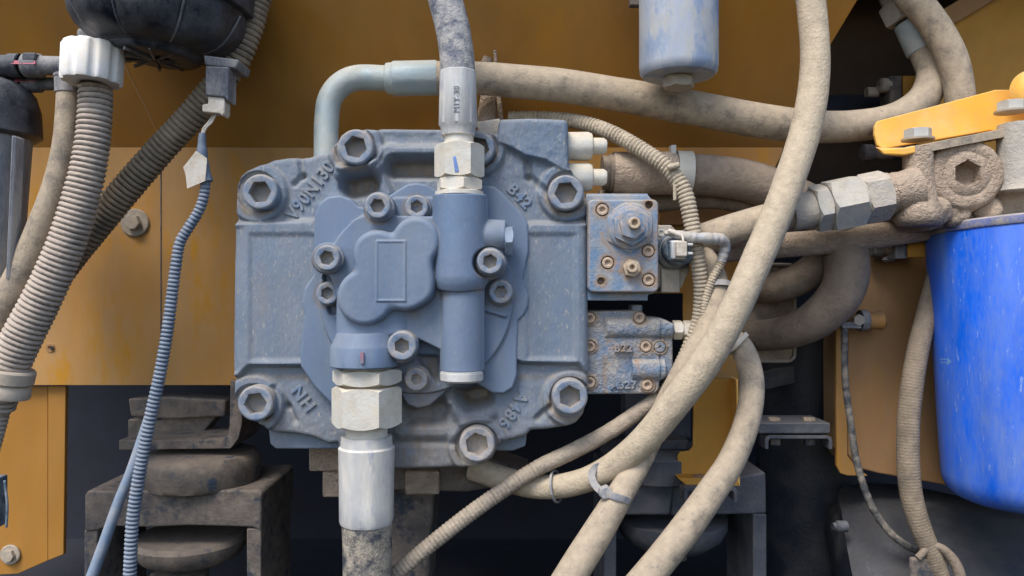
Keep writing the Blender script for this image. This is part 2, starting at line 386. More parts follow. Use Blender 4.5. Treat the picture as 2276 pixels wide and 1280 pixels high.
M['valve'] = mat('valve_blue_rusty', (0.125, 0.215, 0.345), (0.36, 0.33, 0.29), .34, .42, patch=60, up=.15, fine=6, bump=.5, bdist=1.6, soft=.15, third=(.34, .21, .12), tamt=.05, tpatch=60, cav=.5, stain_shade=(.40, .27, .17))
M['valve_dusty'] = mat('valve_body_dusty', (0.13, 0.205, 0.32), (0.37, 0.345, 0.315), .46, .55, patch=50, up=.3, fine=6, bump=.9, bdist=3, grain=8, soft=.16, third=(.33, .21, .13), tamt=.10, tpatch=60, stain_shade=(.40, .29, .20))
M['valve_hex'] = mat('valve_hex_paint', (0.12, 0.21, 0.34), (0.38, 0.32, 0.27), .40, .42, patch=26, up=.25, fine=5, bump=.3, soft=.14, cav=.5, wear_highlight=(.48, .42, .36))
M['brass'] = mat('dusty_brass', (0.42, 0.31, 0.20), (0.49, 0.40, 0.30), .6, .6, .1, patch=20, up=.1, fine=4, bump=.5, cav=.2)
M['coil'] = mat('solenoid_coil', (0.05, 0.09, 0.14), (0.30, 0.33, 0.35), .35, .3, patch=30, up=.3, fine=5, bump=.2)
M['tie'] = mat('grey_cable_tie', (0.15, 0.17, 0.22), (0.36, 0.34, 0.32), .5, .5, patch=25, up=.3, fine=4, bump=.3)
M['tape'] = mat('dusty_wrapped_tape', (0.13, 0.11, 0.10), (0.40, 0.335, 0.26), .75, .8, patch=40, up=.3, fine=6, bump=.7, bdist=2)
M['foil'] = mat('silver_tape', (0.40, 0.42, 0.44), (0.44, 0.40, 0.35), .35, .35, .5, patch=20, up=.2, fine=5, bump=.5)
M['red'] = mat('red_paint_mark', (0.30, 0.12, 0.15), (0.20, 0.22, 0.29), .5, .6, patch=9, up=0, fine=4, bump=.1)
M['bluemark'] = mat('blue_marker', (0.14, 0.23, 0.52), (0.2, 0.3, 0.5), .2, .5, patch=12, up=0, fine=4, bump=.1)
M['red_band'] = mat('pink_red_band', (0.50, 0.10, 0.14), (0.3, 0.14, 0.17), .3, .45, patch=12, up=0, fine=4, bump=.1)
M['cable_wrap'] = mat('black_cable_wrap', (0.045, 0.048, 0.055), (0.25, 0.22, 0.18), .34, .6, patch=24, up=.2, fine=5, bump=.6, bdist=1.4, soft=.14)
M['textile'] = mat('textile_cover', (0.11, 0.09, 0.07), (0.27, 0.215, 0.155), .8, .85, patch=50, up=.2, fine=5, bump=.6, bdist=1.5, soft=.2)
M['nut_grey'] = mat('dull_grey_nut', (0.36, 0.37, 0.37), (0.46, 0.42, 0.35), .50, .5, .1, patch=45, up=.3, fine=5, bump=.45, soft=.2)
M['gap'] = mat('gap_shade_brown', (0.075, 0.040, 0.022), (0.08, 0.055, 0.038), .4, .7, patch=90, up=0, fine=20, bump=.1)
M['arrow'] = mat('faded_white_print', (0.16, 0.32, 0.68), (0.12, 0.3, 0.7), .5, .5, patch=12, up=0, fine=4, bump=.1)
M['void'] = mat('socket_grime', (0.035, 0.028, 0.024), (0.10, 0.08, 0.06), .3, .9, patch=12, up=0, fine=4, bump=.2)
M['grey_print'] = mat('stamped_grey_ink', (0.13, 0.14, 0.18), (0.25, 0.26, 0.30), .3, .5, patch=14, up=0, fine=4, bump=.1)
M['washer'] = mat('dusty_washer', (0.34, 0.31, 0.27), (0.42, 0.35, 0.27), .6, .6, .1, patch=40, up=.2, fine=5, bump=.4)
M['ochre_knob'] = mat('ochre_knob_paint', (0.42, 0.20, 0.045), (0.33, 0.21, 0.11), .4, .5, patch=50, up=.2, fine=7, bump=.2)

Z = Vector((0, 0, 1)); DN = Vector((0, 0, -1)); FW = Vector((0, -1, 0)); RT = Vector((1, 0, 0))
def imdir(a, b, dya=0, dyb=0):   # world direction between two pixels at given depths
    return (W(b[0], b[1], dyb)-W(a[0], a[1], dya)).normalized()
def hexnut(m, p, d, t0, t1, R, k, rot=0.0, n=48):
    ap = R*.866
    m.rev(p, d, [(t0, ap*.96), (t0, ap*.97), (t0, R, 'hexlo'), (t1, R, 'hexhi'), (t1, ap*.97), (t1, ap*.9)], k, n, rot=rot)
# ------------------------------------------------------------------ bay panels (setting of the machine)
def plane_dy(py, a, b):
    """depth of pixel row py on the tilted plane through (py,dy)=a and b"""
    (ya, da), (yb, db) = a, b
    za, zb = (640-ya)*K(da), (640-yb)*K(db); r = 640-py
    # z = r*(1+dy/F); z = za + (dy-da)*(zb-za)/(db-da)
    s = (zb-za)/(db-da); return (za-da*s-r)/(r/F-s)
UP = ((327, 320), (-80, 110))
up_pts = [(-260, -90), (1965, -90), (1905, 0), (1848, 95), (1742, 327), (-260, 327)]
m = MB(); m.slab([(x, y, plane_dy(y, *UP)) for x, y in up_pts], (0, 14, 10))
tag(m.build('sloping_bulkhead', M['panel_shade'], smooth=False), 'shade-darkened ochre sloping sheet panel behind the hoses along the top of the bay', 'panel')
m = MB(); lp = [(62, 327.5), (1741, 327.5), (1736, 345), (1700, 420), (1652, 470), (1645, 842), (1518, 842), (1518, 652), (1252, 652), (1252, 856), (-300, 856), (-300, 327.5)]
m.prism(lp, 320, 326)
panel = tag(m.build('ochre_bulkhead', M['panel'], bevel=1, smooth=False), 'flat ochre sheet panel with a vertical seam behind the pump', 'panel')
m = MB(); m.box(356.2, 330, 358.6, 854, 318.5, 321); s = m.build('panel_seam', M['iron'], panel, smooth=False)
m = MB(); m.rev(W(112, 773, 320), FW, [(0, 11), (1.6, 10), (1.6, 5), (-1, 4)], 1.19, 20); m.build('rivet_hole', M['brown'], panel)
m = MB(); m.rev(W(115, 773, 317), FW, [(0, 4.5), (2.4, 4)], 1.19, 12); m.build('hole', M['void'], panel)

def hexbolt(px, py, dy, R, h, wr, mt, label, group=None, d=None):
    t = thing('hex_bolt', label, 'bolt', W(px, py, dy), group); d = d or FW
    a = MB(); a.rev(W(px, py, dy), d, [(0, wr), (3.5, wr), (5, wr-2)], K(dy), 36); a.build('washer', M['washer'], t)
    a = MB(); hexnut(a, W(px, py, dy), d, 5, h, R, K(dy), .4); a.build('bolt_head', mt, t); return t
hexbolt(301, 495, 319, 17, 19, 31, M['washer'], 'dusty hex bolt with a wide washer on the ochre panel left of the pump')
# left column and lower cavity
m = MB(); m.prism([(-200, 858), (106, 858), (106, 1246), (40, 1275), (-200, 1290)], 345, 352)
m.prism([(106.5, 858), (146, 858), (141, 1232), (106.5, 1246)], 338, 352)
tag(m.build('corner_post', M['panel_shade'], bevel=1.5, smooth=False), 'ochre sheet post under the left end of the panel beside the dark opening', 'post')  # post takes the shade-darkened copy of the panel paint
hexbolt(24, 1232, 343, 14, 14, 22, M['washer'], 'dusty round-washered bolt at the foot of the left ochre post')
def structure(m, name, mt, **k):
    o = m.build(name, mt, **k); return tag(o, kind='structure')
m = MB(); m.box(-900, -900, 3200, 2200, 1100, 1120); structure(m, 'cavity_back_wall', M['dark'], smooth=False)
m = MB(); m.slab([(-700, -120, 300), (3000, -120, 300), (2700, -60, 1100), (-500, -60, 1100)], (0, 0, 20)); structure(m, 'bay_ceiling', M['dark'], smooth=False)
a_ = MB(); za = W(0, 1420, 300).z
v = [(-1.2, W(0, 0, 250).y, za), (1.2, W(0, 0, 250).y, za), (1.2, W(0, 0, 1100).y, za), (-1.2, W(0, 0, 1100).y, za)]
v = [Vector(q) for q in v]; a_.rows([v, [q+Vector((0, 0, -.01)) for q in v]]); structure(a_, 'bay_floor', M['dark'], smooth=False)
m = MB(); m.box(1690, -140, 2200, 470, 760, 772); tag(m.build('gap_shade_sheet', M['gap'], smooth=False), 'dark brown sheet added for the shade far back in the gap at upper right', 'panel')  # sheet added behind the gap; its dark brown stands for shade
# dark pillar, beam in the cavity on the right
m = MB(); m.rev(W(1790, 1500, 640), Z, [(0, 104), (800, 104)], K(640), 48); tag(m.build('round_column', M['tank'], ang=60), 'dark blue-black round column deep in the bay behind the bolted plate', 'column')
m = MB(); m.slab([(1640, 845, 520), (1820, 800, 520), (1820, 838, 520), (1640, 880, 520)], (0, 40, 0)); tag(m.build('cross_brace', M['iron_blue'], smooth=False), 'dim sloping brace in the dark opening right of the small yellow bracket', 'brace')

# right-hand side: upper yellow panel, brown box panel with flange
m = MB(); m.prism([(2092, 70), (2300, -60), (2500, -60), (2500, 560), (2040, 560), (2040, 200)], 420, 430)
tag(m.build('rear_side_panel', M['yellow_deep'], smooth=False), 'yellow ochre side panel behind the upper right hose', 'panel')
m = MB(); m.slab([(2080, 30, 400), (2290, -95, 400), (2310, -60, 400), (2108, 60, 400)], (0, 26, 0)); tag(m.build('edge_rail', M['brown'], bevel=2, smooth=False), 'brown slanting rail along the top of the yellow side panel', 'rail')
m = MB()
m.prism([(1884, 560), (1900, 470), (2500, 440), (2500, 1120), (2276, 1112), (2100, 1078), (1950, 1052), (1905, 1040), (1886, 1010)], 260, 420)
box = m.build('side_box', M['brown'], bevel=5, bseg=3, smooth=False)
tag(box, 'dusty brown box panel behind the blue filter with a rounded lower corner', 'panel')
m = MB(); m.prism([(1858, 640), (1882, 636), (1884, 1012), (1905, 1040), (1930, 1058), (1884, 1057), (1868, 1052), (1860, 1036)], 262, 275)
m.build('flange', M['panel'], box, bevel=2, smooth=False)
# yellow block with two sockets on it
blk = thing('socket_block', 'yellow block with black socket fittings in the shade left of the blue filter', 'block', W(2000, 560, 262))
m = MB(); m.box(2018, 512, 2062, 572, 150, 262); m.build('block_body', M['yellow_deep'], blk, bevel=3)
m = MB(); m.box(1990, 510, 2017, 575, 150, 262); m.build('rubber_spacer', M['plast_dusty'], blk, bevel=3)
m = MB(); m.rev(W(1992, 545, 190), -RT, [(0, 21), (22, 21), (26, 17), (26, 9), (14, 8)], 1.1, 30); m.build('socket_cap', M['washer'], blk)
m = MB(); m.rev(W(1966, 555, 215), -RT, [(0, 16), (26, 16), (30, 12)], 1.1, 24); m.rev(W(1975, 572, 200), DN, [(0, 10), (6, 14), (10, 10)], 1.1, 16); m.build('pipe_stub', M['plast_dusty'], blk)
# upper pair of dim sockets in the dark gap
b2 = thing('valve_stub', 'dim grey pipe stub with capped end deep in the dark gap at upper right', 'fitting', W(1990, 200, 500))
m = MB(); m.box(1978, 168, 2005, 240, 500, 560); m.build('mount_plate', M['iron'], b2, bevel=3)
m = MB(); m.rev(W(1976, 190, 520), -RT, [(0, 17), (20, 17), (24, 12), (24, 7), (10, 6)], 1.25, 24); m.rev(W(1950, 205, 540), -RT, [(0, 12), (26, 12)], 1.25, 20); m.build('capped_stub', M['washer'], b2)
m = MB(); m.box(2007, 168, 2040, 230, 510, 560); m.build('ochre_spacer', M['yellow_deep'], b2, bevel=2)
b3 = MB(); b3.rev(W(1960, 340, 480), -RT, [(-60, 16), (20, 16), (24, 20), (44, 20), (47, 15)], 1.25, 24); tag(b3.build('pipe_end', M['iron']), 'dim grey pipe end in the dark gap under the upper right hose', 'fitting')
b3 = MB(); b3.rev(W(1700, 250, 700), RT, [(-60, 40), (420, 40)], 1.35, 24); tag(b3.build('cross_pipe', M['dark']), 'black pipe crossing the dark gap at upper right', 'pipe')

# ochre plug on the brown panel with clip, and its cable
pk = thing('cable_clip', 'black cable clip bolted to a round ochre boss on the brown panel', 'clip', W(1940, 712, 260))
m = MB(); m.rev(W(1958, 712, 200), -RT, [(-6, 17), (0, 22), (12, 19), (34, 19)], 1.12, 30); m.slab([(1925, 694, 205), (1950, 694, 205), (1950, 730, 205), (1925, 730, 205)], (0, 70, 0)); m.build('boss', M['ochre_knob'], pk)
m = MB(); m.rev(W(1926, 712, 200), -RT, [(0, 24), (16, 24)], 1.12, 30); m.box(1872, 716, 1915, 730, 170, 215); m.build('clip_body', M['plast_dusty'], pk, bevel=1.5)
m = MB(); hexnut(m, W(1905, 711, 178), FW, 0, 12, 13, 1.1); m.build('clip_bolt', M['washer'], pk)
m = MB(); m.tube([(1877, 728, 185, 7.5), (1877, 790, 180, 7.5), (1880, 860, 175, 7.5), (1892, 950, 160, 7.5), (1905, 1030, 150, 8), (1935, 1120, 140, 8), (1975, 1180, 130, 8), (2020, 1215, 130, 8), (2060, 1228, 150, 8)], 14, 3, lambda L: 1+0.045*math.sin(L*.26+1.2*math.sin(L*.05)))
tag(m.build('taped_cable', M['cable_wrap']), 'thin black taped cable hanging from the ochre boss past the brown panel', 'cable')

# dark tank lower right
m = MB(); m.tube([(1872, 1340, 430, 150), (1890, 1338, 425, 205), (1925, 1336, 415, 240), (1990, 1338, 390, 256), (2250, 1398, 350, 262), (2500, 1440, 310, 262)], 48, 20)
tag(m.build('dark_tank', M['tank'], ang=60), 'dark rounded dusty tank at the bottom right under the blue filter', 'tank')
m = MB(); m.box(2025, 1240, 2110, 1400, 60, 74); tag(m.build('tank_hook', M['iron'], bevel=6), 'dull metal tab behind the lower end of the braided hose', 'tab')
m = MB(); m.rev(W(1872, 1170, 220), -RT, [(-10, 13), (12, 13), (15, 9), (22, 8)], 1.1, 20); tag(m.build('tank_plug', M['plast']), 'small black plug on the dark tank below the bolted plate', 'plug')
# unseen roof slab added over the bay to shade the upper panel
m = MB(); m.slab([(-900, -330, -60), (3200, -330, -60), (2900, -230, 560), (-600, -230, 560)], (0, 0, 25)); structure(m, 'added_shade_roof', M['dark'], smooth=False)

# ------------------------------------------------------------------ engine mounts
mt_ = thing('engine_mount', 'left dusty rubber engine mount in its iron cradle below the ochre panel', 'engine mount', W(420, 1290, 300), 'engine mounts under the pump')
m = MB(); m.prism([(264, 978), (490, 977), (506, 968), (510, 945), (512, 845), (536, 850), (538, 940), (530, 975), (512, 997), (264, 1000)], 225, 400); m.build('angle_bracket', M['iron'], mt_, bevel=2, smooth=False)
m = MB(); m.prism([(284, 886), (380, 882), (500, 890), (500, 926), (380, 932), (290, 926)], 330, 420); m.build('pad_plate', M['rubber'], mt_, bevel=6, bseg=3); m = MB(); m.prism([(284, 932), (480, 925), (440, 975), (284, 975)], 350, 420); m.build('upper_pad', M['rubber'], mt_, bevel=4)
c = W(450, 1075, 300); m = MB(); m.rev(c, Z, [(0, 108), (4, 117), (12, 121), (38, 124), (60, 121), (70, 114), (74, 100), (76, 60)], K(300), 64, wob=lambda a, t, r: r*(1+.01*math.sin(3*a)+.006*math.sin(11*a+t))); m.build('rubber_disc', M['rubber'], mt_)
m = MB(); m.prism([(188, 1100), (196, 1090), (240, 1092), (575, 1090), (582, 1096), (580, 1180), (560, 1172), (420, 1168), (330, 1172), (240, 1170), (214, 1180), (188, 1182)], 190, 470); m.build('cradle_top', M['iron'], mt_, bevel=9, bseg=4)
m = MB(); m.box(187, 1179, 216, 1420, 194, 450); m.build('cradle_leg', M['iron'], mt_, bevel=3)
m = MB(); m.box(548, 1175, 580, 1420, 194, 450); m.build('cradle_leg', M['iron'], mt_, bevel=3)
c = W(425, 1240, 300); m = MB(); m.rev(c, Z, [(-8, 50), (-2, 84), (10, 106), (30, 119), (44, 121), (54, 115)], K(300), 56); m.build('lower_rubber', M['rubber'], mt_)
m = MB(); m.rev(W(400, 1300, 300), Z, [(-30, 60), (30, 60), (36, 40)], K(300), 36); m.build('centre_nut', M['iron'], mt_)

mr_ = thing('engine_mount', 'right dusty rubber engine mount behind the small yellow bracket', 'engine mount', W(1520, 1290, 300), 'engine mounts under the pump')
m = MB(); m.rev(W(1455, 1050, 300), Z, [(0, 120), (50, 120), (58, 108)], K(300), 56); m.build('rubber_disc', M['iron_blue'], mr_)
m = MB(); m.box(1390, 870, 1536, 975, 330, 420); m.build('upper_pad', M['iron_blue'], mr_, bevel=4)
m = MB(); m.box(1410, 978, 1530, 1000, 250, 400); m.build('angle_bracket', M['iron_blue'], mr_, bevel=3)
m = MB(); m.prism([(1345, 1058), (1500, 1062), (1490, 1146), (1345, 1146)], 190, 470); m.build('cradle_side', M['iron_blue'], mr_, bevel=8, bseg=4); m = MB(); m.prism([(1491, 1085), (1702, 1050), (1704, 1142), (1491, 1146)], 210, 470); m.build('cradle_top', M['iron_blue'], mr_, bevel=5, bseg=3)
m = MB(); m.box(1674, 1143, 1704, 1420, 212, 450); m.build('cradle_leg', M['iron_blue'], mr_, bevel=3)
m = MB(); m.box(1343, 1147, 1370, 1420, 200, 450); m.build('cradle_leg', M['iron_blue'], mr_, bevel=3)
m = MB(); m.rev(W(1492, 1210, 330), Z, [(-10, 40), (0, 80), (22, 110), (44, 121), (62, 122)], K(330), 56); m.build('lower_rubber', M['iron_blue'], mr_)
m = MB(); m.rev(W(1508, 1228, 330), Z, [(-14, 18), (8, 18)], K(330), 24); m.build('centre_nut', M['iron'], mr_)

# small yellow bracket with foot and C clip
yb = thing('yellow_bracket', 'narrow yellow sheet bracket standing on the right engine mount', 'bracket', W(1580, 1080, 170))
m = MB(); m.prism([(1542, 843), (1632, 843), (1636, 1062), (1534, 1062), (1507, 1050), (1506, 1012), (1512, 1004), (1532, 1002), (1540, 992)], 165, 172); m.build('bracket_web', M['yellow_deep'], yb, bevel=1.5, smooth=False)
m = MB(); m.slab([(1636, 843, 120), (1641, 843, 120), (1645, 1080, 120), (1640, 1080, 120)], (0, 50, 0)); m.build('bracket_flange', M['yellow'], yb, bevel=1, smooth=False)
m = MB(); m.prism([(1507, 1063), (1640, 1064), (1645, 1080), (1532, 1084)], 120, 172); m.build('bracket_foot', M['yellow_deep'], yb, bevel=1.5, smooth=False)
m = MB(); m.rev(W(1555, 1064, 140), Z, [(0, 16), (6, 16), (9, 10)], 1.08, 20); m.build('bolt_head', M['brown'], yb)
def cclip(x0, y0, x1, y1, dy, th, name, label, mt, cat='clip'):
    m = MB(); r = 10
    pts = [(x0, y1), (x0, y0+r), (x0+3, y0+3), (x0+r, y0), (x1-r, y0), (x1-3, y0+3), (x1, y0+r), (x1, y1), (x1-th, y1), (x1-th, y0+r+2), (x1-th-4, y0+th), (x0+th+4, y0+th), (x0+th, y0+r+2), (x0+th, y1)]
    m.prism(pts, dy, dy+50); return tag(m.build(name, mt, bevel=1, smooth=False), label, cat)
cclip(1521, 1083, 1640, 1116, 95, 8, 'channel_clip', 'grey channel clip under the foot of the small yellow bracket', M['iron_blue'])
# bolted plate
bp = thing('bolted_plate', 'small grey plate with two hex bolts in the dark bay right of the looped hose', 'plate', W(1760, 965, 230))
m = MB(); m.box(1686, 940, 1846, 964, 210, 330); m.build('plate', M['iron_blue'], bp, bevel=3)
for bx in (1720, 1797):
    m = MB(); hexnut(m, W(bx, 940, 250), Z, 0, 12, 14, 1.14); m.rev(W(bx, 941, 250), Z, [(0, 16), (3, 16)], 1.14, 20); m.build('bolt_head', M['brass'], bp)
    m = MB(); hexnut(m, W(bx+2, 980, 240), DN, -6, 8, 12, 1.14); m.build('nut', M['iron'], bp)
ch = cclip(1701, 968, 1850, 998, 212, 7, 'channel', None, M['iron_blue'], None)
ch.parent = bp; ch.location = ch.location-bp.location

# ------------------------------------------------------------------ hydraulic pump
pump = thing('hydraulic_pump', 'large blue-grey cast hydraulic pump with six big socket screws in the centre of the bay', 'pump', W(915, 1040, 60))
OUT = [(526, 480), (529, 412), (537, 392), (552, 380), (606, 355), (640, 350), (684, 349), (706, 343), (732, 340), (748, 318), (757, 300), (770, 291), (800, 287), (836, 289),
       (846, 285), (960, 286), (1060, 287), (1086, 296), (1104, 300), (1108, 275), (1113, 267), (1180, 265), (1256, 268), (1262, 275), (1264, 375), (1284, 394), (1297, 412), (1303, 440), (1304, 560), (1306, 700), (1306, 868), (1304, 895), (1296, 918), (1280, 938), (1258, 948),
       (1215, 955), (1180, 957), (1168, 970), (1140, 978), (1114, 979), (1104, 998), (1094, 1018), (1076, 1030), (1050, 1036), (1000, 1040), (900, 1044), (800, 1044), (770, 1030), (756, 1008), (750, 985), (730, 988), (690, 972), (655, 965), (604, 962), (588, 946), (560, 936), (540, 922), (528, 904), (523, 878), (521, 800), (522, 640)]
def d_main(X, Y): return blur(sd_poly(X, Y, OUT), 3)
def h_main(X, Y, D):
    H = np.zeros_like(X)
    # side slabs, slightly proud, with soft shoulders
    for P in ([(480, 497), (700, 490), (760, 560), (760, 780), (700, 813), (560, 812), (535, 835), (480, 842)],
              [(1350, 496), (1180, 496), (1100, 560), (1100, 780), (1160, 806), (1285, 808), (1300, 830), (1350, 832)]):
        H += 21*step_(blur(sd_poly(X, Y, P), 6), 14)
    # the slabs fall away toward the outer edge
    H -= 10*np.clip((562-X)/36, 0, 1)**1.5*step_(sd_box(X, Y, 500, 505, 600, 830), 16)
    H -= 10*np.clip((X-1282)/26, 0, 1)**1.5*step_(sd_box(X, Y, 1230, 505, 1330, 830), 16)
    # corner lobes carry the big screws; shallow valleys between lobe and web
    for cx, cy, r in ((574, 430, 66), (1262, 428, 66), (566, 898, 66), (1268, 884, 62), (791, 330, 62), (1062, 990, 66), (1060, 332, 62)):
        H = np.maximum(H, 12*step_(sd_circ(X, Y, cx, cy, r), 11))
    for seg in ((668, 352, 674, 392, 4), (674, 392, 655, 410, 3), (1170, 345, 1176, 395, 5), (1176, 395, 1215, 430, 5), (640, 905, 612, 862, 4), (640, 905, 655, 935, 4), (1222, 905, 1196, 930, 4)):
        H -= 10*step_(sd_seg(X, Y, *seg[:4], seg[4]+2), 14)
    # raised web around the upper pockets
    H += 17*step_(smin(sd_seg(X, Y, 866, 338, 1060, 336, 12), sd_seg(X, Y, 866, 338, 836, 378, 13), 12), 16)
    H += 16*step_(smin(sd_seg(X, Y, 836, 372, 862, 432, 12), sd_seg(X, Y, 820, 376, 758, 384, 14), 12), 16)
    # pockets
    H -= 42*step_(sd_box(X, Y, 864, 352, 1060, 392, 14), 24)
    H -= 46*step_(sd_seg(X, Y, 784, 412, 818, 404, 24), 28)
    H -= 14*step_(sd_box(X, Y, 848, 292, 975, 322, 6), 26)*0.4
    H -= 54*step_(blur(sd_poly(X, Y, [(1015, 872), (1062, 860), (1090, 866), (1092, 892), (1040, 906)]), 4), 26)
    H -= 30*step_(blur(sd_poly(X, Y, [(905, 912), (985, 888), (1000, 905), (985, 940), (905, 940)]), 4), 26)
    H += 17*step_(smin(sd_seg(X, Y, 1000, 895, 1030, 928, 11), sd_seg(X, Y, 1030, 928, 1088, 918, 13), 14), 20)
    H += 8*step_(sd_seg(X, Y, 890, 958, 1005, 958, 13), 18)-6*step_(sd_seg(X, Y, 860, 985, 1010, 985, 5), 14)
    H -= 0*step_(blur(sd_poly(X, Y, [(640, 870), (700, 842), (760, 915), (720, 940), (690, 900)]), 4), 26)
    # top right block stands proud
    HB = 17-1.6*np.maximum(0, sd_poly(X, Y, [(1110, 262), (1270, 262), (1270, 385), (1240, 372), (1214, 356), (1190, 350), (1168, 346), (1148, 334), (1128, 324), (1110, 318)])); H = smax(H, HB, 7)
    # spot faces under the six screws
    for cx, cy, r in ((575, 427, 45), (1260, 427, 45), (567, 897, 45), (1267, 882, 45), (791, 327, 44), (1060, 986, 47), (1062, 330, 44)):
        t = step_(sd_circ(X, Y, cx, cy, r), 5); H = H*(1-t)+(2.0)*t
    calm = 1-.8*((step_(sd_box(X, Y, 515, 505, 700, 808), 20)+step_(sd_box(X, Y, 1160, 505, 1320, 802), 20)))
    H -= 5*step_(sd_box(X, Y, 562, 522, 720, 800, 4), 16)+5*step_(sd_box(X, Y, 1172, 522, 1278, 796, 4), 16)
    H += (1.9*vnoise(X, Y, 34, 3)+1.1*vnoise(X, Y, 13, 4)+.8*vnoise(X, Y, 6, 5))*calm
    return H-edge_round(D, 11)
BIGS = ((577, 430), (1260, 430), (567, 899), (1267, 884), (791, 330), (1060, 988), (1062, 330))
def s_main(X, Y, H):
    s = np.zeros_like(X)
    for cx, cy in BIGS:
        d = np.hypot(X-cx+3, Y-cy-5); s = np.maximum(s, np.clip(1-np.abs(d-43)/11, 0, 1)*(.55+.45*(Y > cy)))
    s = np.maximum(s, np.clip((-H-14)/30, 0, 1)); s = np.maximum(s, .55*np.clip((Y-900)/110, 0, 1)); s = np.maximum(s, .6*np.clip(1-np.abs(Y-838)/12, 0, 1)*((X < 700) | (X > 1150)))  # pocket grime doubles as shade by depth; band under slabs is painted shadow
    s = np.maximum(s, .5*np.clip(1-np.hypot((X-590)/26, (Y-650)/90), 0, 1))
    s = np.maximum(s, .9*np.clip((Y-820)/30, 0, 1)*np.clip(1-np.abs(X-930)/110, 0, 1))
    return s
hfield('main_casting', M['pump'], pump, (505, 250, 1325, 1060), 2.0, d_main, h_main, 0, 110, s_main)
m = MB(); m.prism([(596, 950), (770, 950), (770, 998), (612, 998), (600, 986)], 28, 150); m.build('rear_flange', M['pump'], pump, bevel=4, bseg=3); m = MB(); m.prism([(1090, 955), (1172, 955), (1168, 992), (1140, 1002), (1090, 1002)], 34, 150); m.build('rear_flange', M['pump'], pump, bevel=4, bseg=3)
m = MB(); m.prism([(1058, 270), (1112, 262), (1112, 330), (1080, 330)], 30, 100); m.build('top_lug', M['nut_dusty'], pump, bevel=5, bseg=3)

# machined middle plate
MID = [(697, 520), (699, 478), (708, 452), (728, 437), (757, 434), (780, 442), (795, 458), (815, 462), (850, 440), (868, 432), (890, 418), (905, 409), (926, 406), (948, 410), (975, 424), (1010, 425), (1078, 412), (1096, 413), (1112, 424), (1165, 480),
       (1174, 498), (1175, 560), (1163, 620), (1168, 640), (1175, 658), (1174, 680), (1165, 700), (1152, 712), (1149, 780), (1149, 835), (1140, 862), (1120, 875), (1094, 874), (1072, 860), (1045, 846), (1000, 862), (980, 880), (955, 902), (930, 908), (905, 900), (893, 880), (870, 872), (800, 872), (738, 900), (700, 862), (668, 815), (667, 780), (676, 700), (671, 672), (676, 640), (696, 612)]
def d_mid(X, Y): return blur(sd_poly(X, Y, MID), 2)
def h_mid(X, Y, D):
    c = sd_circ(X, Y, 926, 658, 215); c = smin(c, blur(sd_poly(X, Y, [(890, 780), (1010, 780), (1020, 850), (960, 868), (890, 862)]), 3), 10)
    c = smin(c, sd_box(X, Y, 868, 440, 1000, 520, 12), 6)
    H = 9*step_(c, 3.5)
    H += 7*step_(sd_seg(X, Y, 1075, 686, 1122, 700, 5), 7)
    H -= 22*step_(sd_seg(X, Y, 730, 610, 742, 690, 8), 12)
    H -= 18*step_(blur(sd_poly(X, Y, [(925, 790), (975, 790), (975, 850), (940, 812)]), 3), 10)
    H += .4*vnoise(X, Y, 40, 8)
    return H-edge_round(D, 4)
def s_mid(X, Y, H):
    s = .8*np.clip((Y-780)/50, 0, 1)*np.clip(1-np.abs(X-940)/90, 0, 1)+np.clip((-H-4)/10, 0, 1)
    for cx, cy in ((926, 462), (727, 655), (1113, 652), (925, 845)): s = np.maximum(s, .8*np.clip(1-np.abs(np.hypot(X-cx, Y-cy)-28)/8, 0, 1))
    return s
hfield('middle_plate', M['pump_smooth'], pump, (655, 395, 1190, 920), 2.0, d_mid, h_mid, -26, 12, s_mid)

# gear pump housing: front plate, clover cover, two barrels
def d_gear(X, Y):
    d = blur(sd_poly(X, Y, [(742, 538), (752, 520), (784, 486), (806, 478), (822, 482), (858, 486), (874, 478), (960, 480), (961, 433), (1083, 433), (1083, 486), (1124, 488), (1125, 556), (1112, 560), (1112, 610), (1090, 618), (1076, 640), (1076, 826), (977, 826), (977, 778), (925, 752), (912, 782), (890, 790), (745, 786), (747, 660), (728, 602)]), 3)
    for cx, cy, r in ((725, 574, 36), (840, 460, 35), (1089, 584, 38), (893, 772, 36)):
        d = smin(d, sd_circ(X, Y, cx, cy, r), 10)
    return d
def clover(X, Y):
    d = smin(sd_circ(X, Y, 928, 537, 53), sd_circ(X, Y, 845, 568, 55), 14)
    d = smin(d, sd_circ(X, Y, 817, 660, 62), 20); d = smin(d, sd_circ(X, Y, 904, 628, 62), 20)
    return smin(d, sd_box(X, Y, 800, 530, 962, 668, 24), 16)
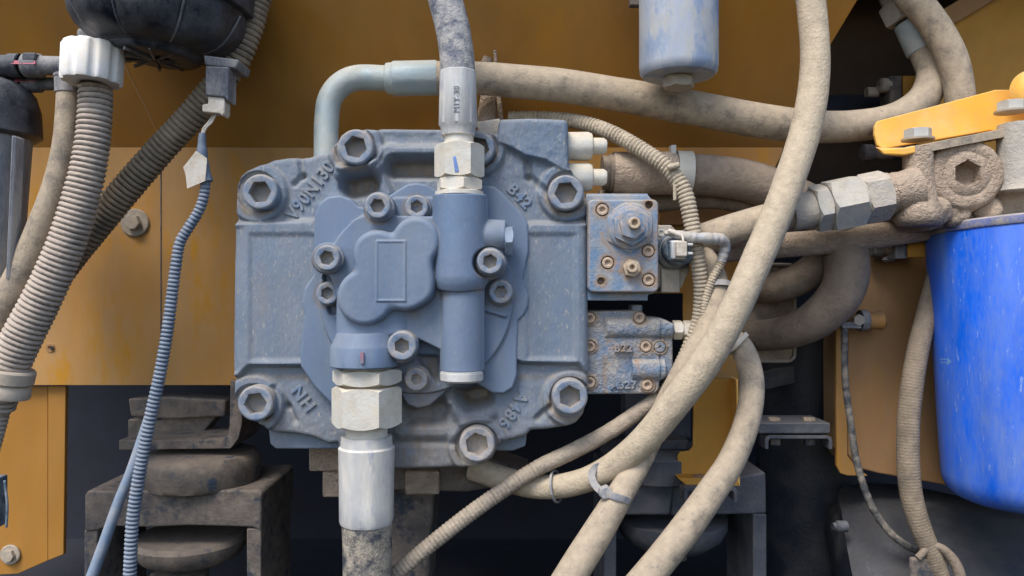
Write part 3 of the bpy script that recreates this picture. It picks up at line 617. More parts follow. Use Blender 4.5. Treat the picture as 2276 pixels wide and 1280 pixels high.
def h_gear(X, Y, D):
    H = np.zeros_like(X)-6
    H += 9*step_(sd_box(X, Y, 700, 430, 1000, 640, 30), 30)*0
    # body swelling above the lower collar
    dx = (X-822)/84.0; cyl = 30*np.sqrt(np.maximum(0, 1-np.minimum(1, dx*dx)))-14
    H = smax(H, np.where(Y > 640, cyl, -30)*step_(640-Y, 30)+(-30)*(1-step_(640-Y, 30)), 8)
    # sleeve ear (right)
    H = smax(H, 6*step_(sd_circ(X, Y, 1089, 584, 37), 8)-6, 2)
    # clover cover
    c = clover(X, Y); H = H+0; H = np.where(c < 14, smax(H, 34-edge_round(np.minimum(c, 0), 13)-60*np.clip(c/6, 0, 1), 5), H)
    # vertical barrels
    def cylf(cx, r, top): q = 1-np.minimum(1, ((X-cx)/r)**2); return top-r*(1-np.sqrt(q))*0.96
    taper = np.clip((Y-612)/40, 0, 1); rr = 62-10*taper**2
    up = np.where(Y < 662, cylf(1022, 1, 0)*0+44-14*taper**2-rr*(1-np.sqrt(1-np.minimum(1, ((X-1022)/rr)**2)))*.96, -60)
    up = up-60*np.clip((Y-(640+8*np.cos((X-1022)/40)))/10, 0, 1)
    H = smax(H, up, 5)
    lo = np.where((Y > 640), 27-50*(1-np.sqrt(1-np.minimum(1, ((X-1026)/50)**2))), -60)
    H = smax(H, lo, 4)
    # neck between cover and barrel
    H = smax(H, 22-0.012*(Y-560)**2-0.05*np.maximum(0, np.abs(X-985)-5)**2, 6)
    # side port
    sp = np.where((X > 1060) & (X < 1127), 16-36*(1-np.sqrt(1-np.minimum(1, ((Y-523)/36)**2))), -60)
    H = smax(H, sp, 7)
    # spot faces
    for cx, cy, r in ((725, 574, 34), (840, 460, 34), (1089, 584, 36), (893, 772, 37)):
        t = step_(sd_circ(X, Y, cx, cy, r), 4); H = H*(1-t)+(-4 if cy < 700 else 8)*t
    # label frame on the cover
    b = sd_box(X, Y, 842, 536, 908, 670, 2)
    H += 2.4*(step_(b, 3)-step_(b+5, 3))+1.0*step_(b+5, 3)
    H += .5*vnoise(X, Y, 30, 9)+.25*vnoise(X, Y, 8, 11)
    return np.maximum(H, -45)-edge_round(D, 5)
def s_gear(X, Y, H):
    s = np.zeros_like(X)
    for cx, cy in ((725, 576), (840, 462), (1089, 586), (893, 772)): s = np.maximum(s, .8*np.clip(1-np.abs(np.hypot(X-cx, Y-cy-2)-31)/8, 0, 1))
    for cx, cy, r in ((985, 655, 22), (1065, 645, 18), (745, 625, 20), (920, 700, 26), (790, 600, 9)): s = np.maximum(s, .8*np.clip(1-np.hypot(X-cx, (Y-cy)*1.4)/r, 0, 1))
    return s
hfield('gear_pump_housing', M['pump_smooth'], pump, (680, 415, 1140, 840), 1.5, d_gear, h_gear, -82, -20, s_gear)
# plugs and collar
m = MB(); p = W(1026, 826, -72); m.rev(p, DN, [(-2, 46), (2, 46), (2, 48), (17, 48), (21, 44)], K(-72), 48); m.build('barrel_plug', M['zinc_blue'], pump)
m = MB(); hexnut(m, W(1122, 535, -72), RT, 0, 19, 35, K(-72), rot=.15); m.build('side_plug', M['pump_smooth'], pump, ang=25)
cp = W(810, 745, -70)
m = MB(); m.rev(cp, DN, [(-6, 60), (0, 63), (8, 66), (22, 73), (26, 75), (66, 75.5), (69, 73)], K(-70), 48); m.build('outlet_collar', M['pump_smooth'], pump)
m = MB()
for a0 in (0,): m.slab([(801, 783, -146.2), (808, 783, -146.2), (808, 808, -146.4), (801, 808, -146.4)], (0, 5, 0))
m.build('paint_mark', M['red'], pump, smooth=False)
m = MB(); m.slab([(1003, 440, -124), (1009, 439, -125), (1010, 462, -125), (1005, 463, -124.4)], (0, 8, 0)); m.build('paint_mark', M['red'], pump, smooth=False)
# screws
for px, py in ((577, 426), (1258, 428), (567, 897), (1267, 882), (790, 326), (1062, 328)):
    screw(pump, px, py, -40, 40 if px != 1062 else 38, 38, 26, M['screw_blue'], name='large_socket_screw')
screw(pump, 1060, 988, -42, 40, 40, 27, M['screw_pale'], name='large_socket_screw', label='large screw with a bare worn rim at the bottom of the pump')
for px, py in ((839, 457), (726, 573), (1089, 581)):
    screw(pump, px, py, -118, 29, 32, 17, M['screw_blue'], washer=10, name='socket_screw')
screw(pump, 893, 769, -118, 33, 44, 18, M['screw_blue'], washer=0, name='socket_screw')
for px, py, r in ((926, 459, 26), (727, 652, 25), (1113, 649, 26)):
    screw(pump, px, py, -66, r, 30, 15, M['screw_blue'], washer=8, name='small_socket_screw')
screw(pump, 925, 843, -52, 26, 22, 13, M['screw_pale'], washer=6, name='small_socket_screw')
# cast lettering, following the relief it is cast on
gx_ = np.arange(505, 1325, 2.0); gy_ = np.arange(250, 1060, 2.0); GX, GY = np.meshgrid(gx_, gy_); GH = blur(h_main(GX, GY, np.full(GX.shape, -50.0)), 5)
def on_casting(q):
    i = int(min(max((q.x/S+1138-505)/2, 0), len(gx_)-1)); j = int(min(max((640-q.z/S-250)/2, 0), len(gy_)-1))
    return Vector((q.x, q.y-GH[j, i]*S, q.z))
text('cast_lettering', 'V90N130', 691, 424, 0, 52.5, 29, 3.6, M['letters'], pump, 1.1, .012, spacing=1.08, sx=.9, wrap=on_casting)
text('cast_lettering', 'B42', 1154, 437, 0, -47, 25, 3.2, M['letters'], pump, 1.0, .01, spacing=1.2, wrap=on_casting)
text('cast_lettering', 'A486', 1141, 909, 0, 237, 27, 3.6, M['letters'], pump, 1.0, .01, spacing=1.15, wrap=on_casting)
text('cast_lettering', 'HN', 676, 884, 0, 128, 27, 3.6, M['letters'], pump, 1.0, .01, spacing=1.2, wrap=on_casting)
# pieces of the pump's rear, seen below it
pr = thing('pump_mount_housing', 'dusty brown bell housing and bolt heads showing under the pump', 'housing', W(860, 1100, 200))
m = MB(); m.box(686, 990, 780, 1048, 120, 220); m.box(716, 1048, 780, 1106, 130, 220); m.build('left_lug', M['mud'], pr, bevel=5)
m = MB(); m.prism([(760, 1030), (1090, 1020), (1180, 1050), (1130, 1078), (1040, 1094), (860, 1090), (760, 1080)], 150, 300); m.build('bell_edge', M['rubber'], pr, bevel=7, bseg=3)
m = MB(); m.box(900, 1048, 976, 1100, 125, 150); m.build('bolt_pad', M['mud'], pr, bevel=5)
m = MB(); m.prism([(748, 1080), (965, 1092), (945, 1420), (775, 1420)], 210, 400); m.build('drop_casting', M['iron'], pr, bevel=14, bseg=4)
def flats(t0):
    return lambda a, t, r: r*(.55+.45*math.cos(math.pi/8)/math.cos(((a+math.pi/8) % (math.pi/4))-math.pi/8)) if t > t0 else r
# ------------------------------------------------------------------ hoses with fittings on the pump
# outlet hose at the bottom
h = thing('outlet_hose', 'blotched black hose with a pale swaged ferrule and two nuts hanging under the pump', 'hose', W(815, 1160, -60))
kk = K(-60)
m = MB(); m.rev(W(816, 815, -60), DN, [(0, 56), (14, 56)], kk, 40); m.build('sealing_face', M['nut'], h)
m = MB(); hexnut(m, W(816, 815, -60), DN, 3, 37, 77, kk, math.pi/6); m.build('adaptor_nut', M['nut'], h, ang=25)
m = MB(); m.rev(W(816, 850, -60), DN, [(-2, 54), (12, 54)], kk, 40); m.build('thread', M['brass'], h)
m = MB(); hexnut(m, W(815, 857, -60), DN, 0, 88, 78, kk, math.pi/6); m.build('swivel_nut', M['nut'], h, ang=25)
m = MB(); m.rev(W(815, 940, -60), DN, [(-4, 46), (42, 46)], kk, 40); m.build('neck', M['nut'], h)
m = MB(); m.rev(W(815, 968, -60), DN, [(0, 50), (2, 56), (22, 57), (26, 62), (120, 61.5), (150, 61), (184, 61), (193, 58)], kk, 48, wob=flats(26)); m.build('ferrule', M['zinc_blue'], h)
m = MB(); m.tube([(816, 1150, -60, 55), (817, 1250, -58, 54), (819, 1350, -55, 54), (820, 1420, -50, 54)], 40, 8, lump=.012, seed=3); m.build('hose_body', M['hose_dark'], h)

# inlet hose at the top
h = thing('inlet_hose', 'scuffed grey hose dropping from above into the stamped ferrule on top of the pump barrel', 'hose', W(1020, 430, -75))
kk = K(-75)
m = MB(); m.rev(W(1021, 433, -75), Z, [(-2, 54), (6, 54), (8, 48)], kk, 40); hexnut(m, W(1021, 432, -75), Z, 7, 34, 53, kk, .25); m.build('adaptor_nut', M['nut'], h, ang=25)
m = MB(); m.rev(W(1021, 402, -75), Z, [(-2, 44), (14, 44)], kk, 40); m.build('thread', M['nut'], h)
m = MB(); hexnut(m, W(1021, 396, -75), Z, 0, 74, 55.5, kk, math.pi/6); m.build('swivel_nut', M['nut'], h, ang=25)
m = MB(); m.rev(W(1020, 325, -75), Z, [(-4, 33), (30, 32)], kk, 40); m.build('neck', M['nut'], h)
m = MB(); m.rev(W(1018, 302, -75), Z, [(-2, 34), (0, 37), (18, 39), (24, 43), (120, 42), (141, 41.5), (143, 39)], kk, 48, wob=flats(24)); fer = m.build('ferrule', M['zinc_blue'], h)
text('stamped_code', 'M1Y-30', 1015, 220, -75-43.3*kk, 90, 13, .5, M['grey_print'], h, 0, spacing=1.05)
m = MB(); m.slab([(1006, 349, -75-49*kk), (1013, 345, -75-49*kk), (1021, 382, -75-49*kk), (1011, 384, -75-49*kk)], (0, 5, 0)); m.build('marker_stroke', M['bluemark'], h, bevel=1.5)
m = MB(); m.tube([(1018, 170, -75, 39), (1014, 110, -72, 38.5), (1003, 50, -66, 38), (985, -15, -58, 37.5), (962, -90, -50, 37)], 40, 7, lump=.012, seed=5); m.build('hose_body', M['hose_blotch'], h)

# horizontal hose along the top with its galvanised bend
h = thing('pressure_hose', 'long dusty tan hose crossing the top of the bay from the galvanised bend', 'hose', W(725, 350, 120))
m = MB(); m.tube([(725, 420, 90, 27), (725, 340, 90, 27), (726, 270, 92, 27), (733, 222, 94, 27), (757, 189, 96, 27.5), (796, 173, 97, 28), (862, 174, 98, 28)], 32, 5); m.build('bent_pipe', M['pipe'], h)
m = MB(); a, b = (862, 174), (975, 172); d = imdir(a, b); m.rev(W(858, 175, 98), d, [(0, 31), (2, 34), (14, 35), (18, 38), (112, 38.5), (116, 36)], K(98), 48, wob=flats(18)); m.build('ferrule', M['pipe'], h)
m = MB(); m.tube([(968, 173, 98, 36), (1060, 174, 100, 36), (1140, 180, 105, 36.5), (1260, 192, 110, 37), (1400, 215, 115, 37.5), (1560, 244, 115, 38), (1700, 270, 115, 38), (1800, 281, 120, 36), (1900, 280, 130, 35), (1990, 262, 150, 34), (2050, 222, 165, 33.5), (2073, 168, 180, 33), (2060, 125, 190, 32), (2046, 100, 195, 32)], 36, 7, lump=.012, seed=8); m.build('hose_body', M['hose'], h)
m = MB(); d = imdir((2050, 108), (2015, 38), 195, 205); m.rev(W(2052, 112, 195), d, [(0, 33), (3, 35), (70, 33), (74, 30)], K(195), 40); m.build('end_ferrule', M['pipe'], h)
m = MB(); hexnut(m, W(2017, 42, 205), d, 0, 46, 46, K(205), .3); m.rev(W(2003, 14, 205), d, [(0, 34), (60, 34)], K(205), 30); m.build('end_nut', M['nut_dusty'], h, ang=25)

# second upper-right hose
m = MB(); m.tube([(1985, -70, 130, 30), (2018, -15, 130, 31), (2062, 35, 128, 31), (2100, 95, 125, 32), (2122, 150, 122, 32), (2134, 215, 120, 31), (2138, 300, 125, 31)], 32, 7, lump=.02, seed=12)
tag(m.build('braided_hose', M['hose']), 'rough dusty hose curving down behind the yellow filter bracket at upper right', 'hose')

# big foreground diagonal hose
P4 = [(1775, -90, 10, 30), (1798, -20, 0, 31), (1808, 60, -10, 31.5), (1812, 130, -20, 32), (1806, 210, -35, 33), (1789, 295, -50, 33.5), (1758, 390, -70, 34), (1729, 470, -85, 34), (1686, 570, -100, 34), (1637, 680, -110, 34), (1578, 790, -105, 34), (1505, 890, -85, 34), (1430, 980, -50, 32), (1356, 1040, -5, 29), (1285, 1072, 30, 27.5), (1210, 1082, 60, 27), (1140, 1070, 90, 27), (1050, 1040, 130, 27)]
m = MB(); m.tube(P4, 40, 6, lump=.016, seed=2)
tag(m.build('large_hose', M['hose_lumpy']), 'thick dust-caked hose sweeping diagonally down in front of everything from top right', 'hose')
P5 = [(1560, 560, 60, 24), (1585, 610, 40, 27), (1592, 660, 20, 29), (1578, 730, 0, 31), (1535, 810, -20, 33), (1490, 890, 0, 30), (1452, 960, 5, 27), (1420, 1030, -20, 26), (1378, 1100, -45, 30), (1330, 1180, -60, 34), (1268, 1280, -80, 36), (1215, 1370, -90, 37)]
m = MB(); m.tube(P5, 36, 6, lump=.012, seed=21)
tag(m.build('middle_hose', M['hose']), 'tan hose running behind the thick diagonal hose and out below it to the bottom edge', 'hose')
P6 = [(1590, 790, 10, 20), (1628, 757, -5, 24), (1655, 785, -15, 26), (1671, 850, -30, 27), (1662, 930, -45, 28), (1628, 1020, -60, 30), (1580, 1095, -70, 32), (1520, 1180, -80, 34), (1448, 1270, -90, 35), (1380, 1350, -95, 36)]
m = MB(); m.tube(P6, 36, 6, lump=.012, seed=31)
tag(m.build('looped_hose', M['hose']), 'tan hose looping out right of the diagonal hose and down to the bottom edge', 'hose')

def tie(name, pts, tpos, w, label, mt, headang=None, tail=None, extra=1.06, parent=None, th=2.5, squash=None):
    """band round the tube given by pts at arc fraction tpos"""
    C, Rd, T = spline(pts, 4); i = int(tpos*(len(C)-1)); r = Rd[i]/S*extra
    m = MB(); m.rev(C[i]-T[i]*w/2*S, T[i], [(0, r-1), (0, r+th), (w, r+th), (w, r-1)], 1.0, 40, cap0=False, cap1=False)
    t = thing(name, label, 'cable tie', C[i])
    m.build('strap', mt, t)
    if headang is not None:
        d = T[i]; up = Vector((0, 1, 0)); u = (up-d*up.dot(d)).normalized(); v = d.cross(u); q = u*math.cos(headang)+v*math.sin(headang); e = d.cross(q)
        c = C[i]+q*(r+th+4)*S
        hb = MB(); sz = w*.62
        ring = lambda o: [c+q*o*S+(d*a+e*b)*S for a, b in ((-sz, -sz), (sz, -sz), (sz, sz), (-sz, sz))]
        hb.rows([ring(-5), ring(7)]); hb.build('tie_head', mt, t, bevel=2, bseg=3)
        if tail:
            tb = MB(); a = c; b = c+(e*tail[0]+q*tail[1]+d*tail[2])*S; ww = d*w*.36*S; hh = q*1.3*S
            tb.rows([[a-ww-hh, a+ww-hh, a+ww+hh, a-ww+hh], [b-ww-hh, b+ww-hh, b+ww+hh, b-ww+hh]]); tb.build('tie_tail', mt, t)
    return t
tt = thing('cable_tie', 'grey cable tie with its head and tail round the lower end of the thick hose', 'cable tie', W(1347, 1097, -60))
def strap(pts, w, name):
    # flat band following a path over the hoses: w wide, 2.4 px thick
    m = MB(); C, Rd, T = spline([(*q, 1) for q in pts], 3); rows = []
    for c, d in zip(C, T):
        n_ = (Vector((0, 1, 0))-d*d.y).normalized() if abs(d.y) < .95 else Vector((-1, 0, 0)); s_ = d.cross(n_)
        rows.append([c+s_*w/2*S-n_*1.2*S, c+s_*w/2*S+n_*1.2*S, c-s_*w/2*S+n_*1.2*S, c-s_*w/2*S-n_*1.2*S])
    m.rows(rows); m.build(name, M['tie'], tt, bevel=.6)
strap([(1352, 1046, 0), (1338, 1036, -10), (1322, 1040, -20), (1315, 1056, -27), (1320, 1074, -34), (1334, 1090, -46), (1348, 1099, -60)], 16, 'strap')
strap([(1346, 1097, -66), (1366, 1103, -80), (1384, 1108, -80), (1400, 1114, -70)], 15, 'tie_tail')
m = MB(); m.prism([(1334, 1087), (1350, 1080), (1362, 1092), (1358, 1108), (1342, 1112), (1330, 1100)], -74, -54); m.build('tie_head', M['tie'], tt, bevel=3, bseg=3)
tie('cable_tie', P5[:5], .33, 13, 'grey cable tie bundling the hose and conduit below the solenoid', M['tie'], extra=1.22)
tie('cable_tie', P6[:4], .42, 10, 'thin pale tie round the top of the looped hose', M['white2'], extra=1.08)
tie('wire_tie', P4[13:], .40, 5, 'thin wire tie where the wrapped conduit crosses the hose under the pump', M['tie'], extra=1.25)

# corrugated conduit that passes behind the pump block and down the right side
P7 = [(1130, 262, 175, 15), (1205, 262, 165, 16), (1290, 272, 130, 17), (1360, 296, 90, 18), (1430, 335, 50, 18.5), (1485, 375, 25, 19), (1520, 425, 10, 19), (1536, 490, 5, 18.5), (1548, 560, 5, 18), (1557, 640, 15, 17), (1553, 710, 25, 16), (1532, 770, 30, 16), (1500, 835, 40, 16), (1468, 885, 48, 17)]
m = MB(); m.tube(P7, 28, 1.5, ridges(9.2, .20), lump=.016, seed=77); tag(m.build('corrugated_conduit', M['conduit_c'], ang=60), 'dust-caked corrugated conduit arching over the valve blocks and down beside them', 'conduit')
P8 = [(1470, 880, 50, 17), (1420, 915, 55, 17.5), (1350, 962, 55, 18), (1270, 1004, 50, 18), (1195, 1040, 40, 18), (1120, 1088, 30, 18), (1040, 1145, 20, 18), (960, 1208, 10, 18), (880, 1276, 0, 18), (820, 1335, 0, 18)]
m = MB()
def wrapf(L): return 1+0.03*(((L*.035) % 1)-.5) if L < 330 else 1-0.13*(1-abs(math.sin(math.pi*L/9.5))**.55)
m.tube(P8, 28, 1.8, wrapf); tag(m.build('wrapped_conduit', M['tape'], ang=60), 'tape-wrapped conduit running diagonally down left under the pump', 'conduit')
P9 = [(1478, 517, -10, 5), (1510, 522, -22, 9), (1545, 528, -26, 11), (1580, 530, -22, 12), (1604, 533, -15, 12), (1612, 548, -5, 11), (1604, 580, 0, 10), (1584, 620, 0, 10), (1568, 670, 0, 9.5), (1560, 730, 0, 9), (1535, 790, 10, 9), (1500, 850, 25, 9), (1475, 885, 35, 9)]
m = MB(); m.tube(P9[3:], 20, 1.4, ridges(6.4, .24)); lead = thing('solenoid_lead', 'thin corrugated lead bent over from the solenoid plug and tied to the conduit', 'cable', W(1600, 640, 0))
m.build('lead_sleeve', M['conduit_c'], lead, ang=60)
m = MB(); m.tube(P9[:7], 20, 2.5, lambda L: 1.08+.06*math.sin(L*.3+math.sin(L*.11)*2)); m.build('tape_wrap', M['foil'], lead)
m = MB(); m.tube([(1480, 519, -16, 3.5), (1500, 516, -28, 3.5), (1516, 524, -34, 3), (1519, 545, -48, 2.6)], 8, 2); m.tube([(1486, 512, -20, 5), (1506, 520, -30, 6), (1518, 526, -30, 4)], 12, 2); m.build('wire_end', M['white2'], lead)

# suction hoses (behind), with clamp
h = thing('suction_hose', 'very thick dark dusty suction hose with a silver clamp curving round behind the diagonal hose', 'hose', W(1360, 380, 120))
PS = [(1358, 385, 125, 42), (1420, 385, 125, 44), (1500, 386, 130, 45), (1580, 390, 135, 45), (1660, 402, 145, 46), (1740, 430, 150, 47), (1815, 470, 150, 48), (1862, 520, 140, 48), (1882, 585, 130, 48), (1870, 650, 140, 47), (1820, 705, 175, 43), (1760, 735, 230, 38), (1700, 745, 300, 35), (1640, 745, 380, 35)]
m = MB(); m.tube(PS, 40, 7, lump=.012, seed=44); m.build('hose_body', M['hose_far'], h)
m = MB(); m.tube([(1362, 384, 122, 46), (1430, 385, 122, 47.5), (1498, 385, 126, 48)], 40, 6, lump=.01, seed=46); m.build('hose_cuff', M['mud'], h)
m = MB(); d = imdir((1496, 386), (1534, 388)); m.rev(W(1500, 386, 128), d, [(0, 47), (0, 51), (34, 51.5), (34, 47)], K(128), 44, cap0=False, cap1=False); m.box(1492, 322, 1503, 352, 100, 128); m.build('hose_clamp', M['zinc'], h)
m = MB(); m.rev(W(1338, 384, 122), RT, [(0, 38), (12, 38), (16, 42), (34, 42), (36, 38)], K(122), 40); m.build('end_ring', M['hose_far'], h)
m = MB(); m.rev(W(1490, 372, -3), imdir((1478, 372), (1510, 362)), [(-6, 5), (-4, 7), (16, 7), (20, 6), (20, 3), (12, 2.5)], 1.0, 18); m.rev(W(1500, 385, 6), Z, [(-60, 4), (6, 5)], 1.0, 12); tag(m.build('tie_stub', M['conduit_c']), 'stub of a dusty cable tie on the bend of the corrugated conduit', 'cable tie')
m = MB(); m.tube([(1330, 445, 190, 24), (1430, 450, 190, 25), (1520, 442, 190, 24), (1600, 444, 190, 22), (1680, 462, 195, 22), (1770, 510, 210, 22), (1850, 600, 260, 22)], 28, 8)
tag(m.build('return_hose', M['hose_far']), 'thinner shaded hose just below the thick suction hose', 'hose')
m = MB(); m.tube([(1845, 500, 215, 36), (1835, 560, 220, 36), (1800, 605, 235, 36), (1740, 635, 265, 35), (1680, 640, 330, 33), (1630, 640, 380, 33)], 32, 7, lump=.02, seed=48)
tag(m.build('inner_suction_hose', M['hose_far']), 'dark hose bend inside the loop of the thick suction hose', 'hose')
# plate the hoses enter
pl = thing('hose_entry_plate', 'dusty brown plate with rounded frame where the two thick hoses enter', 'plate', W(1700, 700, 330))
m = MB(); m.prism([(1648, 590), (1750, 590), (1764, 602), (1764, 790), (1750, 802), (1648, 802)], 350, 362); m.build('plate', M['mud'], pl, bevel=3)
m = MB(); m.tube([(1640, 588, 345, 4), (1745, 588, 345, 4), (1760, 592, 345, 4), (1766, 606, 345, 4), (1766, 700, 345, 4), (1766, 784, 345, 4), (1760, 797, 345, 4), (1745, 802, 345, 4), (1650, 802, 345, 4)], 10, 5); m.build('frame_bead', M['washer'], pl)

# delivery hose to the filter head
h = thing('delivery_hose', 'dusty hose and plated hex fittings joining the filter head above the suction hose', 'hose', W(1760, 480, 20))
a, b = (1560, 528), (2010, 428); d = imdir((1780, 468), (1960, 432), 0, -10)
m = MB(); m.tube([(1480, 560, 90, 34), (1560, 533, 70, 35), (1640, 507, 45, 36), (1710, 488, 20, 37), (1785, 468, 0, 37)], 36, 6, lump=.014, seed=50); m.build('hose_body', M['hose'], h)
kf = 1.0
m = MB(); p0 = W(1772, 472, 0); m.rev(p0, d, [(-14, 39), (0, 40), (34, 41), (36, 44)], kf, 44); m.build('ferrule', M['nut_dusty'], h)
m = MB(); hexnut(m, p0, d, 34, 66, 54, kf, .35); m.build('lock_nut', M['nut_grey'], h, ang=25)
m = MB(); hexnut(m, p0, d, 66, 138, 61, kf, .15); m.build('swivel_nut', M['nut_grey'], h, ang=25)
m = MB(); m.rev(p0, d, [(136, 52), (142, 50)], kf, 40); hexnut(m, p0, d, 141, 196, 56, kf, .45); m.build('adaptor_nut', M['nut_dusty'], h, ang=25)
m = MB(); m.rev(p0, d, [(192, 46), (202, 48), (206, 42), (216, 46), (230, 44), (262, 50)], kf, 36); m.build('thread', M['mud'], h)
m = MB(); m.tube([(1560, 560, 130, 27), (1700, 548, 120, 28), (1860, 535, 110, 28), (2010, 515, 110, 28), (2100, 500, 120, 28)], 30, 8)
tag(m.build('transfer_pipe', M['mud']), 'tan dusty pipe running to the filter head just under the hex fittings', 'pipe')

# braided hose lower right and its loop
m = MB(); m.tube([(2085, 600, 130, 21), (2062, 690, 120, 22), (2038, 790, 100, 23), (2022, 900, 90, 24), (2018, 1000, 85, 24), (2024, 1090, 80, 24), (2042, 1160, 75, 23), (2068, 1225, 70, 21), (2100, 1300, 70, 18), (2120, 1350, 70, 18)], 30, 1.9, lambda L: 1-.045*(1-abs(math.sin(L*.45))**.6))
tag(m.build('textile_hose', M['textile'], ang=60), 'ribbed textile hose hanging left of the blue filter', 'hose')
m = MB(); m.tube([(2040, 1240, 60, 8), (2070, 1214, 58, 8), (2100, 1224, 55, 10), (2128, 1262, 50, 12), (2145, 1330, 50, 12)], 18, 4)
tag(m.build('thin_loop_hose', M['hose_far']), 'thin hose loop crossing behind the ribbed textile hose at the bottom', 'hose')

# ------------------------------------------------------------------ plugs right of the pump block
for i, (py0, lab, mt) in enumerate(((325, 'upper pale round plug fitting sticking out right of the pump block', 'nut'), (394, 'lower pale round plug fitting under its twin right of the pump block', 'zinc'))):
    t = thing('plug_fitting', lab, 'fitting', W(1265, py0, 60)); p = W(1255, py0, 45); q = K(45)
    m = MB(); m.rev(p, RT, [(0, 31), (52, 31.5), (60, 28), (62, 21)], q, 40, wob=lambda a, t, r: r*(1-.02*(abs(math.sin(a*3)) < .2))); m.build('plug_body', M[mt], t)
    m = MB(); m.rev(p, RT, [(58, 19), (86, 18.5), (93, 14), (94, 5)], q, 36); m.build('plug_tip', M['nut'], t)

# ------------------------------------------------------------------ upper valve block (regulator)
vb = thing('valve_block', 'blue rust-edged valve block with a stepped hex adjuster on the right side of the pump', 'valve', W(1385, 650, 20))
def d_v(X, Y): return sd_box(X, Y, 1307, 443, 1464, 650, 13)
def h_v(X, Y, D):
    H = .5*vnoise(X, Y, 22, 3)
    for cx, cy, r, dp in ((1339, 466, 14.5, 7), (1441, 558, 14.5, 7), (1351, 584, 14.5, 7), (1442, 622, 14.5, 7), (1443, 455, 8, 22), (1336, 625, 7.5, 16)):
        H -= dp*step_(sd_circ(X, Y, cx, cy, r), 2.5)
    H += 3*step_(sd_circ(X, Y, 1402, 500, 48), 6)
    return H-edge_round(D, 5)
def s_v(X, Y, H):
    s = np.zeros_like(X)
    for cx, cy, r in ((1339, 466, 16), (1441, 558, 16), (1351, 584, 16), (1442, 622, 16), (1443, 455, 10), (1336, 625, 10), (1403, 598, 24)): s = np.maximum(s, np.clip(1-(np.hypot(X-cx, Y-cy)-r)/11, 0, 1))
    s = np.maximum(s, np.clip(1-np.abs(np.hypot(X-1399, Y-512)-60)/9, 0, 1)*(Y > 515)*.8)
    return np.maximum(s, np.clip(1-np.minimum(650-Y, np.minimum(X-1307, 1464-X))/7, 0, 1)*.8)
hfield('face_plate', M['valve'], vb, (1300, 436, 1472, 658), 1.0, d_v, h_v, -32, -6, s_v)
m = MB(); m.prism([(1303, 433), (1440, 433), (1452, 446), (1453, 652), (1440, 655), (1440, 668), (1303, 668)], -4, 70); m.prism([(1303, 430), (1441, 430), (1441, 660), (1303, 660)], 4, 110); m.build('valve_body', M['valve'], vb, bevel=2.5, bseg=3)
c0 = W(1399, 506, -32)
def hexstep(m, t0, t1, R, rot): hexnut(m, c0, FW, t0, t1, R, 1.0, rot)
m = MB(); hexstep(m, -1, 7, 56, .0); m.build('base_hex', M['valve_hex'], vb, ang=25)
m = MB(); m.rev(c0, FW, [(5, 47), (12, 47), (14, 44)], 1, 44); m.build('ring', M['valve_hex'], vb)
m = MB(); hexstep(m, 13, 28, 41, .06); m.build('lock_hex', M['valve_hex'], vb, ang=25)
m = MB(); m.rev(c0, FW, [(26, 30), (30, 30)], 1, 36); hexstep(m, 29, 42, 28, .2); m.build('small_hex', M['valve_hex'], vb, ang=25)
me_ = None
screw(vb, 1411, 495, -32-56, 13.5, 16, 7.5, M['brass'], name='adjuster_tip', depth=9)
m = MB(); hexnut(m, W(1403, 596, -32), FW, 0, 14, 20, 1, .3); m.build('lock_hex', M['brass'], vb, ang=25)
screw(vb, 1406, 594, -32-30, 12, 18, 6, M['brass'], name='adjuster_tip', depth=8)
for x, y in ((1339, 466), (1441, 558), (1351, 584), (1442, 622)): screw(vb, x, y, -33, 12.5, 7, 6.5, M['screw_rust'], name='socket_screw', depth=5)
# solenoid
so = thing('solenoid', 'round teal solenoid coil with a square cream plug right of the blue valve block', 'solenoid', W(1490, 560, 40))
m = MB(); m.prism([(1458, 500), (1492, 500), (1503, 512), (1503, 540), (1530, 556), (1533, 600), (1515, 640), (1470, 640), (1458, 636)], 62, 120); m.box(1470, 598, 1512, 650, 50, 110); m.build('coil_base', M['nut_dusty'], so, bevel=3, bseg=3)
m = MB(); cs = W(1500, 557, 60); m.rev(cs, FW, [(0, 44), (12, 44), (14, 41), (14, 37), (58, 36), (64, 32), (66, 12)], 1, 48); m.build('coil', M['coil'], so)
m = MB(); m.rev(cs, FW, [(16, 38.5), (20, 38.5)], 1, 48); m.build('coil_rim', M['zinc'], so)
m = MB(); m.box(1488, 534, 1528, 580, -22, 14); m.build('plug_socket', M['coil'], so, bevel=4, bseg=3)
m = MB(); m.box(1492, 534, 1524, 576, -32, -22); m.build('plug_collar', M['zinc_blue'], so, bevel=4, bseg=3)
m = MB(); m.box(1504, 536, 1528, 570, -52, -32); m.build('plug', M['white2'], so, bevel=3, bseg=3)
m = MB(); m.box(1529, 540, 1541, 546, -44, -20); m.box(1529, 560, 1541, 566, -44, -20); m.build('plug_lug', M['zinc_blue'], so, bevel=1.5)
screw(so, 1470, 517, 60, 9, 4, 4.5, M['zinc'], depth=4)
# round pipe boss under the upper plate
m = MB(); m.prism([(1470, 455), (1500, 448), (1640, 455), (1640, 500), (1470, 500)], 300, 318); tag(m.build('backing_strap', M['brown'], bevel=3), 'short brown strap on the ochre plate right of the valve block', 'strap')

